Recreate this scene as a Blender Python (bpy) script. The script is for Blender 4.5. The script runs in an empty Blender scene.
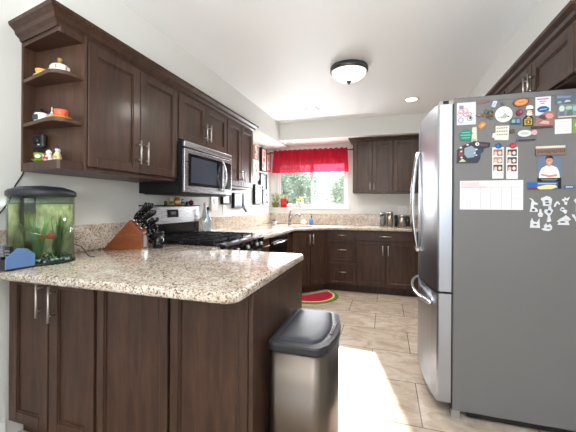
import bpy, bmesh, math, random
from mathutils import Vector, Matrix
R = math.radians
PI = math.pi
random.seed(7)
C = bpy.context.scene.collection
SC = bpy.context.scene

# ---------------------------------------------------------------- camera
YAW, ROLL, EYE = 17.122, 0.338, 1.213
cd = bpy.data.cameras.new('camera')
cam = bpy.data.objects.new('camera', cd)
C.objects.link(cam)
cd.sensor_width = 36.0
cd.lens = 317.3 / 576 * 36
cd.shift_y = (205.26 - 216) / 576
cd.clip_start = 0.02
cam.matrix_world = (Matrix.Translation((0, 0, EYE)) @ Matrix.Rotation(R(YAW), 4, 'Z')
                    @ Matrix.Rotation(R(90), 4, 'X') @ Matrix.Rotation(R(ROLL), 4, 'Z'))
SC.camera = cam

# ---------------------------------------------------------------- light
SC.view_settings.view_transform = 'Standard'
SC.view_settings.look = 'None'
SC.view_settings.exposure = 0.48
SC.view_settings.gamma = 1.0
w = bpy.data.worlds.new('world')
SC.world = w
w.use_nodes = True
bg = w.node_tree.nodes['Background']
bg.inputs[0].default_value = (0.80, 0.90, 1.0, 1)
bg.inputs[1].default_value = 1.9

def lamp(name, kind, loc, energy, color=(1, 1, 1), direction=None, **kw):
    l = bpy.data.lights.new(name, kind)
    l.energy = energy
    l.color = color
    for k, v in kw.items():
        setattr(l, k, v)
    o = bpy.data.objects.new(name, l)
    C.objects.link(o)
    o.location = loc
    if direction is not None:
        o.rotation_euler = Vector(direction).to_track_quat('-Z', 'Y').to_euler()
    return o

lamp('sun', 'SUN', (0, 8, 8), 9.0, (1.0, 0.96, 0.9), (0.236, -1.0, -0.533), angle=R(0.6))
# fill lamp added at the unseen back opening; daylight through the kitchen window
lamp('back_fill', 'AREA', (-0.1, -2.86, 1.35), 9, (0.95, 0.98, 1.0), (0, 1, 0.12), shape='RECTANGLE', size=2.9, size_y=1.9)
lamp('window_daylight', 'AREA', (-1.17, 5.02, 1.47), 24, (0.93, 0.97, 1.0), (0.1, -1, -0.1), shape='RECTANGLE', size=1.1, size_y=0.5)

# area lamp added behind the camera, aimed up to brighten the ceiling
lamp('ceiling_fill', 'AREA', (-0.1, -0.9, 1.5), 74, (0.94, 0.975, 1.0), (0, .25, 1), shape='DISK', size=1.5)
# ---------------------------------------------------------------- materials
def lin(c):
    return tuple(((v / 255) / 12.92 if v / 255 <= .04045 else ((v / 255 + .055) / 1.055) ** 2.4) for v in c) + (1,)
MATS = {}
def pm(name, rgb, rough=.5, metal=0, coat=0, spec=.5, trans=0, emit=None, es=0, ior=1.45):
    if name in MATS: return MATS[name]
    m = bpy.data.materials.new(name); m.use_nodes = True
    b = m.node_tree.nodes['Principled BSDF']
    b.inputs['Base Color'].default_value = lin(rgb)
    b.inputs['Roughness'].default_value = rough
    b.inputs['Metallic'].default_value = metal
    b.inputs['Coat Weight'].default_value = coat
    b.inputs['Coat Roughness'].default_value = .14
    b.inputs['Specular IOR Level'].default_value = spec
    b.inputs['Transmission Weight'].default_value = trans
    b.inputs['IOR'].default_value = ior
    if emit:
        b.inputs['Emission Color'].default_value = lin(emit)
        b.inputs['Emission Strength'].default_value = es
    MATS[name] = m
    return m
def nodes(m):
    return m.node_tree.nodes, m.node_tree.links, m.node_tree.nodes['Principled BSDF']
def ramp(ns, stops):
    r = ns.new('ShaderNodeValToRGB')
    e = r.color_ramp.elements
    while len(e) < len(stops): e.new(.5)
    for i, (p, c) in enumerate(stops):
        e[i].position = p; e[i].color = lin(c)
    return r
def texco(ns, ls, scale, rot=(0, 0, 0), kind='Object'):
    t = ns.new('ShaderNodeTexCoord'); mp = ns.new('ShaderNodeMapping')
    mp.inputs['Scale'].default_value = scale; mp.inputs['Rotation'].default_value = rot
    ls.new(t.outputs[kind], mp.inputs[0]); return mp.outputs[0]
def noise(ns, ls, vec, scale, detail=4, rough=.5, dist=0):
    n = ns.new('ShaderNodeTexNoise'); n.inputs['Scale'].default_value = scale
    n.inputs['Detail'].default_value = detail; n.inputs['Roughness'].default_value = rough
    n.inputs['Distortion'].default_value = dist
    ls.new(vec, n.inputs['Vector']); return n.outputs['Fac']
def bump(ns, ls, b, h, s, d=.002):
    u = ns.new('ShaderNodeBump'); u.inputs['Strength'].default_value = s; u.inputs['Distance'].default_value = d
    ls.new(h, u.inputs['Height']); ls.new(u.outputs[0], b.inputs['Normal'])
def mix(ns, ls, a, b_, fac, mode='MIX'):
    x = ns.new('ShaderNodeMix'); x.data_type = 'RGBA'; x.blend_type = mode
    for s, v in ((0, fac), (6, a), (7, b_)):
        if hasattr(v, 'is_output') or hasattr(v, 'links'): ls.new(v, x.inputs[s])
        else: x.inputs[s].default_value = v
    return x.outputs[2]

def wood(name, dark, light, rough=.42, coat=.1, sc=(9, 9, 1.1)):
    m = pm(name, dark, rough, coat=coat, spec=.4)
    ns, ls, b = nodes(m)
    v = texco(ns, ls, sc)
    n = noise(ns, ls, v, 3.2, 7, .62, .6)
    r = ramp(ns, [(.28, dark), (.72, light)]); ls.new(n, r.inputs[0])
    n2 = noise(ns, ls, texco(ns, ls, (2, 2, 1.2)), 2.0, 3)
    r2 = ramp(ns, [(.3, (205, 205, 205)), (.75, (255, 252, 248))]); ls.new(n2, r2.inputs[0])
    ls.new(mix(ns, ls, r.outputs[0], r2.outputs[0], 1.0, 'MULTIPLY'), b.inputs['Base Color'])
    bump(ns, ls, b, n, .08)
    return m
WOOD = wood('espresso_wood', (54, 35, 26), (88, 61, 47))
WOODI = wood('cabinet_interior_wood', (70, 48, 38), (104, 76, 60), .45, .1)
BLOCKW = wood('cherry_wood', (140, 76, 42), (172, 100, 60), .4, .2, (4, 9, 9))
HANDLE = pm('brushed_nickel', (205, 200, 195), .3, 1)
STEEL = pm('stainless_steel', (196, 196, 198), .27, 1)
ns, ls, b = nodes(STEEL)
n = noise(ns, ls, texco(ns, ls, (1.5, 1.5, 90)), 4, 3)
mr = ns.new('ShaderNodeMapRange'); mr.inputs[3].default_value = .2; mr.inputs[4].default_value = .36
ls.new(n, mr.inputs[0]); ls.new(mr.outputs[0], b.inputs['Roughness'])
STEELV = pm('vertical_brushed_steel', (176, 168, 160), .3, 1)
ns, ls, b = nodes(STEELV)
n = noise(ns, ls, texco(ns, ls, (90, 90, 1.2)), 4, 3)
mr = ns.new('ShaderNodeMapRange'); mr.inputs[3].default_value = .22; mr.inputs[4].default_value = .4
ls.new(n, mr.inputs[0]); ls.new(mr.outputs[0], b.inputs['Roughness'])
FRONT = pm('fridge_door_steel', (172, 176, 184), .3, 1)
BINS = pm('bin_steel', (118, 109, 101), .36, 1)
CHROME = pm('chrome', (215, 216, 218), .12, 1)
FAUC = pm('faucet_steel', (140, 140, 142), .22, 1)
SINKM = pm('sink_steel', (190, 190, 188), .3, 1)
FSIDE = pm('fridge_side_grey', (116, 115, 115), .42)
ns, ls, b = nodes(FSIDE)
n = noise(ns, ls, texco(ns, ls, (1, 1, 1)), 420, 2)
bump(ns, ls, b, n, .06, .001)
BLACK = pm('gloss_black', (16, 16, 18), .18)
MBLACK = pm('matt_black', (20, 20, 22), .5)
DGREY = pm('dark_grey_plastic', (56, 58, 64), .33)
LIDM = pm('bin_lid_grey', (62, 65, 74), .4, spec=.35)
IRON = pm('cast_iron', (30, 30, 32), .42)
WHITE = pm('white_gloss', (238, 238, 236), .25)
WTRIM = pm('white_vinyl', (236, 238, 238), .35)
PLATE = pm('outlet_plate', (236, 236, 232), .35)
BRONZE = pm('bronze_rim', (92, 90, 90), .35, .8)

GRAN = pm('beige_granite', (200, 180, 160), .1, coat=.3)
ns, ls, b = nodes(GRAN)
co = texco(ns, ls, (1, 1, 1))
v1 = ns.new('ShaderNodeTexVoronoi'); v1.inputs['Scale'].default_value = 210; ls.new(co, v1.inputs['Vector'])
sep = ns.new('ShaderNodeSeparateColor'); ls.new(v1.outputs['Color'], sep.inputs[0])
r1 = ramp(ns, [(.0, (122, 104, 92)), (.10, (156, 136, 120)), (.2, (192, 176, 160)), (.45, (220, 208, 194)), (.7, (234, 225, 213)), (1, (246, 241, 233))])
ls.new(sep.outputs[0], r1.inputs[0])
v2 = ns.new('ShaderNodeTexVoronoi'); v2.inputs['Scale'].default_value = 120; ls.new(co, v2.inputs['Vector'])
sep2 = ns.new('ShaderNodeSeparateColor'); ls.new(v2.outputs['Color'], sep2.inputs[0])
r2 = ramp(ns, [(.0, (95, 76, 66)), (.07, (112, 90, 78)), (.11, (255, 255, 255)), (1, (255, 255, 255))])
ls.new(sep2.outputs[1], r2.inputs[0])
mx = mix(ns, ls, r1.outputs[0], r2.outputs[0], .75, 'MULTIPLY')
n3 = noise(ns, ls, co, 14, 4)
r3 = ramp(ns, [(.3, (226, 216, 206)), (.7, (255, 255, 255))]); ls.new(n3, r3.inputs[0])
ls.new(mix(ns, ls, mx, r3.outputs[0], 1.0, 'MULTIPLY'), b.inputs['Base Color'])

TILE = pm('travertine_tile', (190, 172, 150), .26)
ns, ls, b = nodes(TILE)
t = ns.new('ShaderNodeTexCoord'); mp = ns.new('ShaderNodeMapping')
mp.inputs['Location'].default_value = (0.10, -0.05, 0); ls.new(t.outputs['Object'], mp.inputs[0])
br = ns.new('ShaderNodeTexBrick'); ls.new(mp.outputs[0], br.inputs['Vector'])
br.offset = .5; br.inputs['Scale'].default_value = 1.0
br.inputs['Brick Width'].default_value = .60; br.inputs['Row Height'].default_value = .457
br.inputs['Mortar Size'].default_value = .0035; br.inputs['Mortar Smooth'].default_value = .1
br.inputs['Color1'].default_value = lin((226, 215, 202)); br.inputs['Color2'].default_value = lin((212, 199, 183))
br.inputs['Mortar'].default_value = lin((134, 124, 114))
n1 = noise(ns, ls, texco(ns, ls, (1, 1.7, 1)), 5.5, 9, .68, .9)
r1 = ramp(ns, [(.25, (186, 168, 154)), (.42, (214, 202, 192)), (.56, (240, 234, 228)), (.75, (255, 254, 252))]); ls.new(n1, r1.inputs[0])
ls.new(mix(ns, ls, br.outputs['Color'], r1.outputs[0], .85, 'MULTIPLY'), b.inputs['Base Color'])
inv = ns.new('ShaderNodeMath'); inv.operation = 'SUBTRACT'; inv.inputs[0].default_value = 1; ls.new(br.outputs['Fac'], inv.inputs[1])
bump(ns, ls, b, inv.outputs[0], .35, .003)

WALL = pm('wall_paint', (224, 224, 220), .5, spec=.35)
ns, ls, b = nodes(WALL); bump(ns, ls, b, noise(ns, ls, texco(ns, ls, (1, 1, 1)), 90, 3), .05, .002)
CEIL = pm('ceiling_paint', (243, 244, 245), .5, spec=.3)
ns, ls, b = nodes(CEIL); bump(ns, ls, b, noise(ns, ls, texco(ns, ls, (1, 1, 1)), 8, 3), .06, .004)

def glassy(name, tint=(255, 255, 255), refl=.04, rough=.02, glossy=.5):
    m = bpy.data.materials.new(name); m.use_nodes = True
    ns, ls = m.node_tree.nodes, m.node_tree.links
    ns.clear()
    out = ns.new('ShaderNodeOutputMaterial'); tr = ns.new('ShaderNodeBsdfTransparent'); tr.inputs[0].default_value = lin(tint)
    gl = ns.new('ShaderNodeBsdfGlossy'); gl.inputs['Roughness'].default_value = rough
    lw = ns.new('ShaderNodeLayerWeight'); lw.inputs[0].default_value = .5
    pw = ns.new('ShaderNodeMath'); pw.operation = 'POWER'; pw.inputs[1].default_value = 4; ls.new(lw.outputs['Facing'], pw.inputs[0])
    mu = ns.new('ShaderNodeMath'); mu.operation = 'MULTIPLY_ADD'; mu.inputs[1].default_value = glossy; mu.inputs[2].default_value = refl
    ls.new(pw.outputs[0], mu.inputs[0])
    mx = ns.new('ShaderNodeMixShader'); ls.new(mu.outputs[0], mx.inputs[0]); ls.new(tr.outputs[0], mx.inputs[1]); ls.new(gl.outputs[0], mx.inputs[2])
    ls.new(mx.outputs[0], out.inputs[0]); MATS[name] = m
    return m
GLASS = glassy('window_glass', refl=0.03)
TANKG = glassy('tank_glass', (238, 244, 240), .03)
WATER = glassy('tank_water', (216, 222, 208), .0, .05, .1)
CLEAR = glassy('clear_glass', (225, 232, 234), .1)

CURT = pm('red_sheer_fabric', (176, 10, 50), .75)
ns, ls, b = nodes(CURT)
out = [x for x in ns if x.type == 'OUTPUT_MATERIAL'][0]
trl = ns.new('ShaderNodeBsdfTranslucent'); trl.inputs[0].default_value = lin((226, 20, 70))
mxs = ns.new('ShaderNodeMixShader'); mxs.inputs[0].default_value = .55
ls.new(b.outputs[0], mxs.inputs[1]); ls.new(trl.outputs[0], mxs.inputs[2])
tp = ns.new('ShaderNodeBsdfTransparent'); tp.inputs[0].default_value = lin((255, 130, 155))
mx2 = ns.new('ShaderNodeMixShader'); mx2.inputs[0].default_value = .4
ls.new(mxs.outputs[0], mx2.inputs[1]); ls.new(tp.outputs[0], mx2.inputs[2]); ls.new(mx2.outputs[0], out.inputs[0])

# ---------------------------------------------------------------- mesh builder
class MB:
    def __init__(s): s.bm = bmesh.new(); s.mats = []
    def mi(s, m):
        if m is None: m = WHITE
        if m not in s.mats: s.mats.append(m)
        return s.mats.index(m)
    def merge(s, t, m, smooth=False):
        i = s.mi(m); vm = {}
        for v in t.verts: vm[v] = s.bm.verts.new(v.co)
        for f in t.faces:
            try: g = s.bm.faces.new([vm[v] for v in f.verts])
            except ValueError: continue
            g.material_index = i; g.smooth = smooth
        t.free(); return s
    def box(s, x0, x1, y0, y1, z0, z1, m=None, bev=0, seg=2, mtx=None):
        t = bmesh.new(); bmesh.ops.create_cube(t, size=1)
        for v in t.verts:
            v.co = Vector(((x0 + x1) / 2 + v.co.x * (x1 - x0), (y0 + y1) / 2 + v.co.y * (y1 - y0), (z0 + z1) / 2 + v.co.z * (z1 - z0)))
        if bev: bmesh.ops.bevel(t, geom=list(t.edges), offset=bev, segments=seg, affect='EDGES', profile=.5)
        if mtx is not None: bmesh.ops.transform(t, matrix=mtx, verts=t.verts)
        return s.merge(t, m, bool(bev and seg > 2))
    def lathe(s, prof, c=(0, 0, 0), n=24, m=None, sx=1, sy=1, mtx=None, a0=0, smooth=True):
        t = bmesh.new(); rings = []
        for r_, z in prof:
            if r_ <= 1e-6: rings.append([t.verts.new((0, 0, z))])
            else: rings.append([t.verts.new((math.cos(a0 + 2 * PI * k / n) * r_ * sx, math.sin(a0 + 2 * PI * k / n) * r_ * sy, z)) for k in range(n)])
        for A, B in zip(rings, rings[1:]):
            for k in range(n):
                a, b_ = A[k % len(A)], A[(k + 1) % len(A)]; d, c_ = B[k % len(B)], B[(k + 1) % len(B)]
                vs = []
                for q in (a, b_, c_, d):
                    if q not in vs: vs.append(q)
                if len(vs) > 2: t.faces.new(vs)
        for Q, fl in ((rings[0], True), (rings[-1], False)):
            if len(Q) > 2: t.faces.new(Q[::-1] if fl else Q)
        if mtx is not None: bmesh.ops.transform(t, matrix=mtx, verts=t.verts)
        for v in t.verts: v.co += Vector(c)
        return s.merge(t, m, smooth)
    def cyl(s, p0, p1, r0, r1=None, n=14, m=None):
        p0, p1 = Vector(p0), Vector(p1); r1 = r0 if r1 is None else r1; d = p1 - p0
        q = d.to_track_quat('Z', 'Y').to_matrix().to_4x4()
        return s.lathe([(r0, 0), (r1, d.length)], p0, n, m, mtx=q)
    def ball(s, c, r_, m=None, sc=(1, 1, 1), n=14):
        prof = [(0, -r_)] + [(r_ * math.sin(PI * k / 8), -r_ * math.cos(PI * k / 8)) for k in range(1, 8)] + [(0, r_)]
        return s.lathe(prof, c, n, m, mtx=Matrix.Diagonal((*sc, 1)))
    def tube(s, pts, r_, m=None, n=8, sx=1.0):
        pts = [Vector(p) for p in pts]; t = bmesh.new(); rings = []
        up = Vector((0, 0, 1)); prev = None
        for i, p in enumerate(pts):
            d = (pts[min(i + 1, len(pts) - 1)] - pts[max(i - 1, 0)]).normalized()
            if prev is None: a = d.cross(up if abs(d.z) < .9 else Vector((1, 0, 0))).normalized()
            else: a = (prev - d * prev.dot(d)).normalized()
            prev = a; b_ = d.cross(a); rr = r_[i] if isinstance(r_, (list, tuple)) else r_
            rings.append([t.verts.new(p + a * math.cos(2 * PI * k / n) * rr * sx + b_ * math.sin(2 * PI * k / n) * rr) for k in range(n)])
        for A, B in zip(rings, rings[1:]):
            for k in range(n): t.faces.new((A[k], A[(k + 1) % n], B[(k + 1) % n], B[k]))
        t.faces.new(rings[0][::-1]); t.faces.new(rings[-1])
        return s.merge(t, m, True)
    def prism(s, poly, h0, h1, m=None, axis='z', bev=0, mtx=None, smooth=False):
        """poly in the plane perpendicular to axis: z->(x,y)  y->(x,z)  x->(y,z)"""
        t = bmesh.new()
        P = {'z': lambda a, b_, h: (a, b_, h), 'y': lambda a, b_, h: (a, h, b_), 'x': lambda a, b_, h: (h, a, b_)}[axis]
        A = [t.verts.new(P(a, b_, h0)) for a, b_ in poly]; B = [t.verts.new(P(a, b_, h1)) for a, b_ in poly]
        t.faces.new(A[::-1]); t.faces.new(B); n = len(poly)
        for k in range(n): t.faces.new((A[k], A[(k + 1) % n], B[(k + 1) % n], B[k]))
        bmesh.ops.recalc_face_normals(t, faces=t.faces)
        if bev: bmesh.ops.bevel(t, geom=[e for e in t.edges], offset=bev, segments=2, affect='EDGES', profile=.5)
        if mtx is not None: bmesh.ops.transform(t, matrix=mtx, verts=t.verts)
        return s.merge(t, m, smooth)
    def sweep(s, path, prof, m=None):
        """mitred moulding; prof = [(outwards, z)], outwards = right-hand side of travel"""
        t = bmesh.new(); P = [Vector((x, y, 0)) for x, y in path]; rings = []
        for i, p in enumerate(P):
            nn = []
            if i > 0: d = (p - P[i - 1]).normalized(); nn.append(Vector((d.y, -d.x, 0)))
            if i < len(P) - 1: d = (P[i + 1] - p).normalized(); nn.append(Vector((d.y, -d.x, 0)))
            mn = nn[0] if len(nn) == 1 else (nn[0] + nn[1]) / (1 + nn[0].dot(nn[1]))
            rings.append([t.verts.new(p + mn * o + Vector((0, 0, z))) for o, z in prof])
        k = len(prof)
        for A, B in zip(rings, rings[1:]):
            for j in range(k): t.faces.new((A[j], A[(j + 1) % k], B[(j + 1) % k], B[j]))
        t.faces.new(rings[0]); t.faces.new(rings[-1][::-1])
        bmesh.ops.recalc_face_normals(t, faces=t.faces)
        return s.merge(t, m)
    def build(s, name, m=None, parent=None, loc=None):
        if m is not None and not s.mats: s.mats = [m]
        me = bpy.data.meshes.new(name); bmesh.ops.recalc_face_normals(s.bm, faces=s.bm.faces) if s.bm.faces and len(s.bm.faces) < 3000 else None
        s.bm.to_mesh(me); s.bm.free()
        for q in (s.mats or [m]): me.materials.append(q)
        o = bpy.data.objects.new(name, me); C.objects.link(o)
        if parent is not None: o.parent = parent
        if loc is not None: o.location = loc
        return o
def tag(o, label=None, cat=None, group=None, kind=None):
    for k, v in (('label', label), ('category', cat), ('group', group), ('kind', kind)):
        if v: o[k] = v
    return o
def thing(name, label, cat, loc=(0, 0, 0), rotz=0, group=None):
    o = bpy.data.objects.new(name, None); o.empty_display_size = .05; C.objects.link(o)
    o.location = loc; o.rotation_euler = (0, 0, rotz)
    return tag(o, label, cat, group)
def struct(name, mb, m=None, parent=None):
    o = mb.build(name, m, parent)
    if parent is None: o['kind'] = 'structure'
    return o
def circ(cx, cy, r_, a0, a1, n=8, ry=None):
    ry = r_ if ry is None else ry
    return [(cx + r_ * math.cos(R(a0 + (a1 - a0) * k / n)), cy + ry * math.sin(R(a0 + (a1 - a0) * k / n))) for k in range(n + 1)]
def ell(cx, cy, rx, ry, n=20): return circ(cx, cy, rx, 0, 360 - 360 / n, n - 1, ry)

# ================================================================ room shell
XL, XR, YF, YB, ZC = -1.865, 1.50, 5.04, -3.0, 2.44
struct('floor', MB().box(XL - .1, XR + .1, YB - .1, YF + .1, -.05, 0, TILE))
struct('ceiling', MB().box(XL - .1, XR + .1, YB - .1, YF + .1, ZC, ZC + .08, CEIL))
struct('wall_left', MB().box(XL - .1, XL, YB - .1, YF + .15, 0, ZC, WALL))
struct('wall_right', MB().box(XR, XR + .1, YB - .1, YF + .15, 0, ZC, WALL))
WX0, WX1, WZ0, WZ1 = -1.775, -0.575, 1.175, 1.95
m_ = MB()
m_.box(XL, WX0, YF, YF + .13, 0, ZC, WALL).box(WX1, XR, YF, YF + .13, 0, ZC, WALL)
m_.box(WX0, WX1, YF, YF + .13, 0, WZ0, WALL).box(WX0, WX1, YF, YF + .13, WZ1, ZC, WALL)
struct('wall_far', m_)
m_ = MB()
m_.box(XL, -1.55, YB - .1, YB, 0, ZC, WALL).box(1.35, XR, YB - .1, YB, 0, ZC, WALL).box(-1.55, 1.35, YB - .1, YB, 2.3, ZC, WALL)
struct('wall_back', m_)
# glazed patio opening behind the camera
m_ = MB()
for x in (-1.55, -.13, 1.27): m_.box(x, x + .08, YB - .07, YB - .02, 0, 2.3, WTRIM)
m_.box(-1.47, 1.27, YB - .07, YB - .02, 0, .08, WTRIM).box(-1.47, 1.27, YB - .07, YB - .02, 2.22, 2.3, WTRIM)
pat = struct('door_1', m_)
MB().box(-1.47, -.13, YB - .05, YB - .045, .08, 2.22, GLASS).box(-.05, 1.27, YB - .05, YB - .045, .08, 2.22, GLASS).build('door_pane', parent=pat)
# kitchen window
m_ = MB()
ff = .035
m_.box(WX0, WX1, YF + .05, YF + .11, WZ0, WZ0 + ff, WTRIM).box(WX0, WX1, YF + .05, YF + .11, WZ1 - ff, WZ1, WTRIM)
m_.box(WX0, WX0 + ff, YF + .05, YF + .11, WZ0 + ff, WZ1 - ff, WTRIM).box(WX1 - ff, WX1, YF + .05, YF + .11, WZ0 + ff, WZ1 - ff, WTRIM)
win = struct('window_1', m_)
for x0, x1, y in ((WX0 + ff, -1.14, YF + .085), (-1.18, WX1 - ff, YF + .065)):
    s_ = MB(); q = .028
    s_.box(x0, x1, y, y + .02, WZ0 + ff, WZ0 + ff + q, WTRIM).box(x0, x1, y, y + .02, WZ1 - ff - q, WZ1 - ff, WTRIM)
    s_.box(x0, x0 + q, y, y + .02, WZ0 + ff + q, WZ1 - ff - q, WTRIM).box(x1 - q, x1, y, y + .02, WZ0 + ff + q, WZ1 - ff - q, WTRIM)
    sh = s_.build('window_sash', parent=win)
    MB().box(x0 + q, x1 - q, y + .008, y + .012, WZ0 + ff + q, WZ1 - ff - q, GLASS).build('window_pane', parent=sh)
MB().box(XL + .002, WX1 + .03, YF - .035, YF + .05, WZ0 - .018, WZ0, WTRIM, .004).build('window_sill', parent=win)
# dropped soffits
struct('trim_1', MB().prism([(XL, 1.21), (-1.53, 1.145), (-1.53, YF), (XL, YF)], 2.15, ZC, WALL))
struct('trim_2', MB().box(-1.53, .87, 4.52, YF, 2.185, ZC, WALL))
struct('trim_3', MB().box(.87, XR, 1.86, YF, 2.16, ZC, WALL))
for nm, y0, y1 in (('baseboard_left', YB, 1.13),):
    struct(nm, MB().box(XL, XL + .014, y0, y1, 0, .10, WTRIM, .003))
struct('baseboard_right', MB().box(XR - .014, XR, YB, 2.0, 0, .10, WTRIM, .003))
# ground outside
GRD = pm('garden_ground', (150, 142, 120), .9)
struct('ground', MB().box(-14, 14, YF + .2, 26, -.3, -.2, GRD).box(-14, 14, -16, YB - .12, -.3, -.06, GRD))

# trees in the garden beyond the window
BARK = pm('bark', (96, 80, 66), .8)
def foliage(name, label, loc, rx, ry, rz, h, n, rgb, seed):
    rnd = random.Random(seed)
    t = thing(name, label, 'tree', loc, 0, 'garden trees beyond the window')
    tr = MB().tube([(0, 0, 0), (.05, 0, h * .4), (-.03, .04, h)], [.07, .055, .03], BARK)
    for k in range(4):
        a = k * 1.6; tr.tube([(0, 0, h * .6), (math.cos(a) * rx * .5, math.sin(a) * ry * .5, h + rz * .3)], [.035, .01], BARK, 6)
    tr.build('trunk', parent=t)
    lm = pm('leaves_%d' % seed, rgb, .6)  # leaf colour paled to imitate the hazy glare outside
    f = bmesh.new()
    for k in range(n):
        while True:
            p = Vector((rnd.uniform(-1, 1), rnd.uniform(-1, 1), rnd.uniform(-1, 1)))
            if .35 < p.length < 1: break
        p *= .82 + .28 * math.sin(p.x * 7 + seed) * math.cos(p.z * 6 + p.y * 5)
        c = Vector((p.x * rx, p.y * ry, p.z * rz + h))
        d = Vector((rnd.uniform(-1, 1), rnd.uniform(-1, 1), rnd.uniform(-.8, .5))).normalized() * rnd.uniform(.05, .09)
        u = d.cross(Vector((rnd.random(), rnd.random(), rnd.random()))).normalized() * .022
        f.faces.new([f.verts.new(q) for q in (c - d, c + u, c + d, c - u)])
    o = MB(); o.bm = f; o.mats = [lm]; o.build('foliage', parent=t)
foliage('garden_tree', 'grey green leafy tree behind the left window pane', (-2.95, 9.4, -.2), 1.0, 1.0, 1.25, 1.75, 4800, (176, 190, 172), 3)
foliage('garden_tree', 'pale green leafy tree behind the right window pane', (-.95, 9.4, -.2), .85, .9, .95, 1.65, 3600, (188, 200, 182), 5)
foliage('garden_tree', 'wide grey green tree farthest back beyond the window', (-3.9, 12.4, -.2), 2.0, 1.2, 1.6, 2.1, 4600, (168, 184, 172), 8)

# ================================================================ cabinets
def add_handle(mb, kind, a, b_, L, y=0.0, m=HANDLE, r_=.0055):
    """bar handle in front of plane y; 'v': a=x, b=z centre; 'h': a=x centre, b=z"""
    yo = y - .032
    if kind == 'v':
        mb.cyl((a, yo, b_ - L / 2), (a, yo, b_ + L / 2), r_, n=10, m=m)
        for q in (-.32, .32): mb.cyl((a, y, b_ + L * q), (a, yo, b_ + L * q), r_ * .8, n=8, m=m)
    else:
        mb.cyl((a - L / 2, yo, b_), (a + L / 2, yo, b_), r_, n=10, m=m)
        for q in (-.32, .32): mb.cyl((a + L * q, y, b_), (a + L * q, yo, b_), r_ * .8, n=8, m=m)
def shaker(mb, x0, x1, z0, z1, fr=.055, th=.02, y=0.0):
    """frame-and-panel front, back at y, front at y-th"""
    f = y - th
    mb.box(x0, x0 + fr, f, y, z0, z1, WOOD, .0025, 1).box(x1 - fr, x1, f, y, z0, z1, WOOD, .0025, 1)
    mb.box(x0 + fr, x1 - fr, f, y, z0, z0 + fr, WOOD, .0025, 1).box(x0 + fr, x1 - fr, f, y, z1 - fr, z1, WOOD, .0025, 1)
    # inner moulding step and recessed panel
    g = .008
    for a, b_, c, d in ((x0 + fr, x0 + fr + g, z0 + fr, z1 - fr), (x1 - fr - g, x1 - fr, z0 + fr, z1 - fr),
                        (x0 + fr + g, x1 - fr - g, z0 + fr, z0 + fr + g), (x0 + fr + g, x1 - fr - g, z1 - fr - g, z1 - fr)):
        mb.box(a, b_, f + .006, y, c, d, WOOD)
    mb.box(x0 + fr + g, x1 - fr - g, f + .011, y, z0 + fr + g, z1 - fr - g, WOOD)
def slab(mb, x0, x1, z0, z1, th=.02, y=0.0):
    f = y - th
    mb.box(x0, x1, f + .004, y, z0, z1, WOOD).box(x0 + .006, x1 - .006, f, f + .004, z0 + .006, z1 - .006, WOOD)
def cabinet(name, label, loc, rotz, wd, dp, z0, z1, fronts, toe=False, group=None, cat='cabinet'):
    t = thing(name, label, cat, loc, rotz, group)
    bd = MB()
    if toe:
        bd.box(0, wd, 0, dp, .10, z1, WOODI)
        bd.box(0, wd, .07, dp, 0, .10, WOODI)
    else: bd.box(0, wd, 0, dp, z0, z1, WOODI, .001, 1)
    bd.mats = [WOOD]; bd.build('body', parent=t)
    for k, x0, x1, a, b_, hd in fronts:
        f = MB()
        if k == 'slab': slab(f, x0, x1, a, b_)
        elif k == 'drawer': shaker(f, x0, x1, a, b_, .035)
        else: shaker(f, x0, x1, a, b_, .055 if k == 'door' else .04)
        d = f.build('drawer' if k in ('drawer', 'slab') else ('panel' if k == 'panel' else 'door'), parent=t)
        if hd:
            h = MB(); add_handle(h, *hd, y=-.02); h.build('handle', parent=d)
    return t
L90, R90 = R(90), R(-90)
UX = -1.52   # body face of the left wall cabinets; local x runs along +Y
UD = UX - XL - .003
wg = 'dark wood wall cabinets on the left wall'
cabinet('upper_cabinet', 'tall dark wood two door wall cabinet between open shelves and microwave', (UX, 1.28, 0), L90, .765, UD, 1.385, 2.145,
        [('door', .008, .377, 1.412, 2.068, ('v', .352, 1.54, .15)), ('door', .383, .757, 1.412, 2.068, ('v', .415, 1.54, .15))], group=wg)
cabinet('upper_cabinet', 'short dark wood two door wall cabinet directly above the microwave', (UX, 2.045, 0), L90, .775, UD, 1.70, 2.145,
        [('door', .008, .384, 1.715, 2.068, ('v', .357, 1.835, .15)), ('door', .390, .767, 1.715, 2.068, ('v', .42, 1.835, .15))], group=wg)
cabinet('upper_cabinet', 'dark wood two door wall cabinet right of the microwave reflecting the window', (UX, 2.82, 0), L90, .64, UD, 1.385, 2.145,
        [('door', .008, .316, 1.412, 2.068, ('v', .287, 1.53, .13)), ('door', .322, .632, 1.412, 2.068, ('v', .352, 1.53, .13))], group=wg)
crown = [(-.0, 2.072), (.006, 2.072), (.012, 2.088), (.03, 2.1), (.036, 2.118), (.06, 2.135), (.064, 2.15), (-.0, 2.15)]
tag(MB().sweep([(XL, 1.20), (UX + .0, 1.135), (UX, 3.46), (XL, 3.46)], crown, WOOD).build('crown_moulding'),
    'dark wood crown moulding along the tops of the left wall cabinets', 'moulding')
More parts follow.
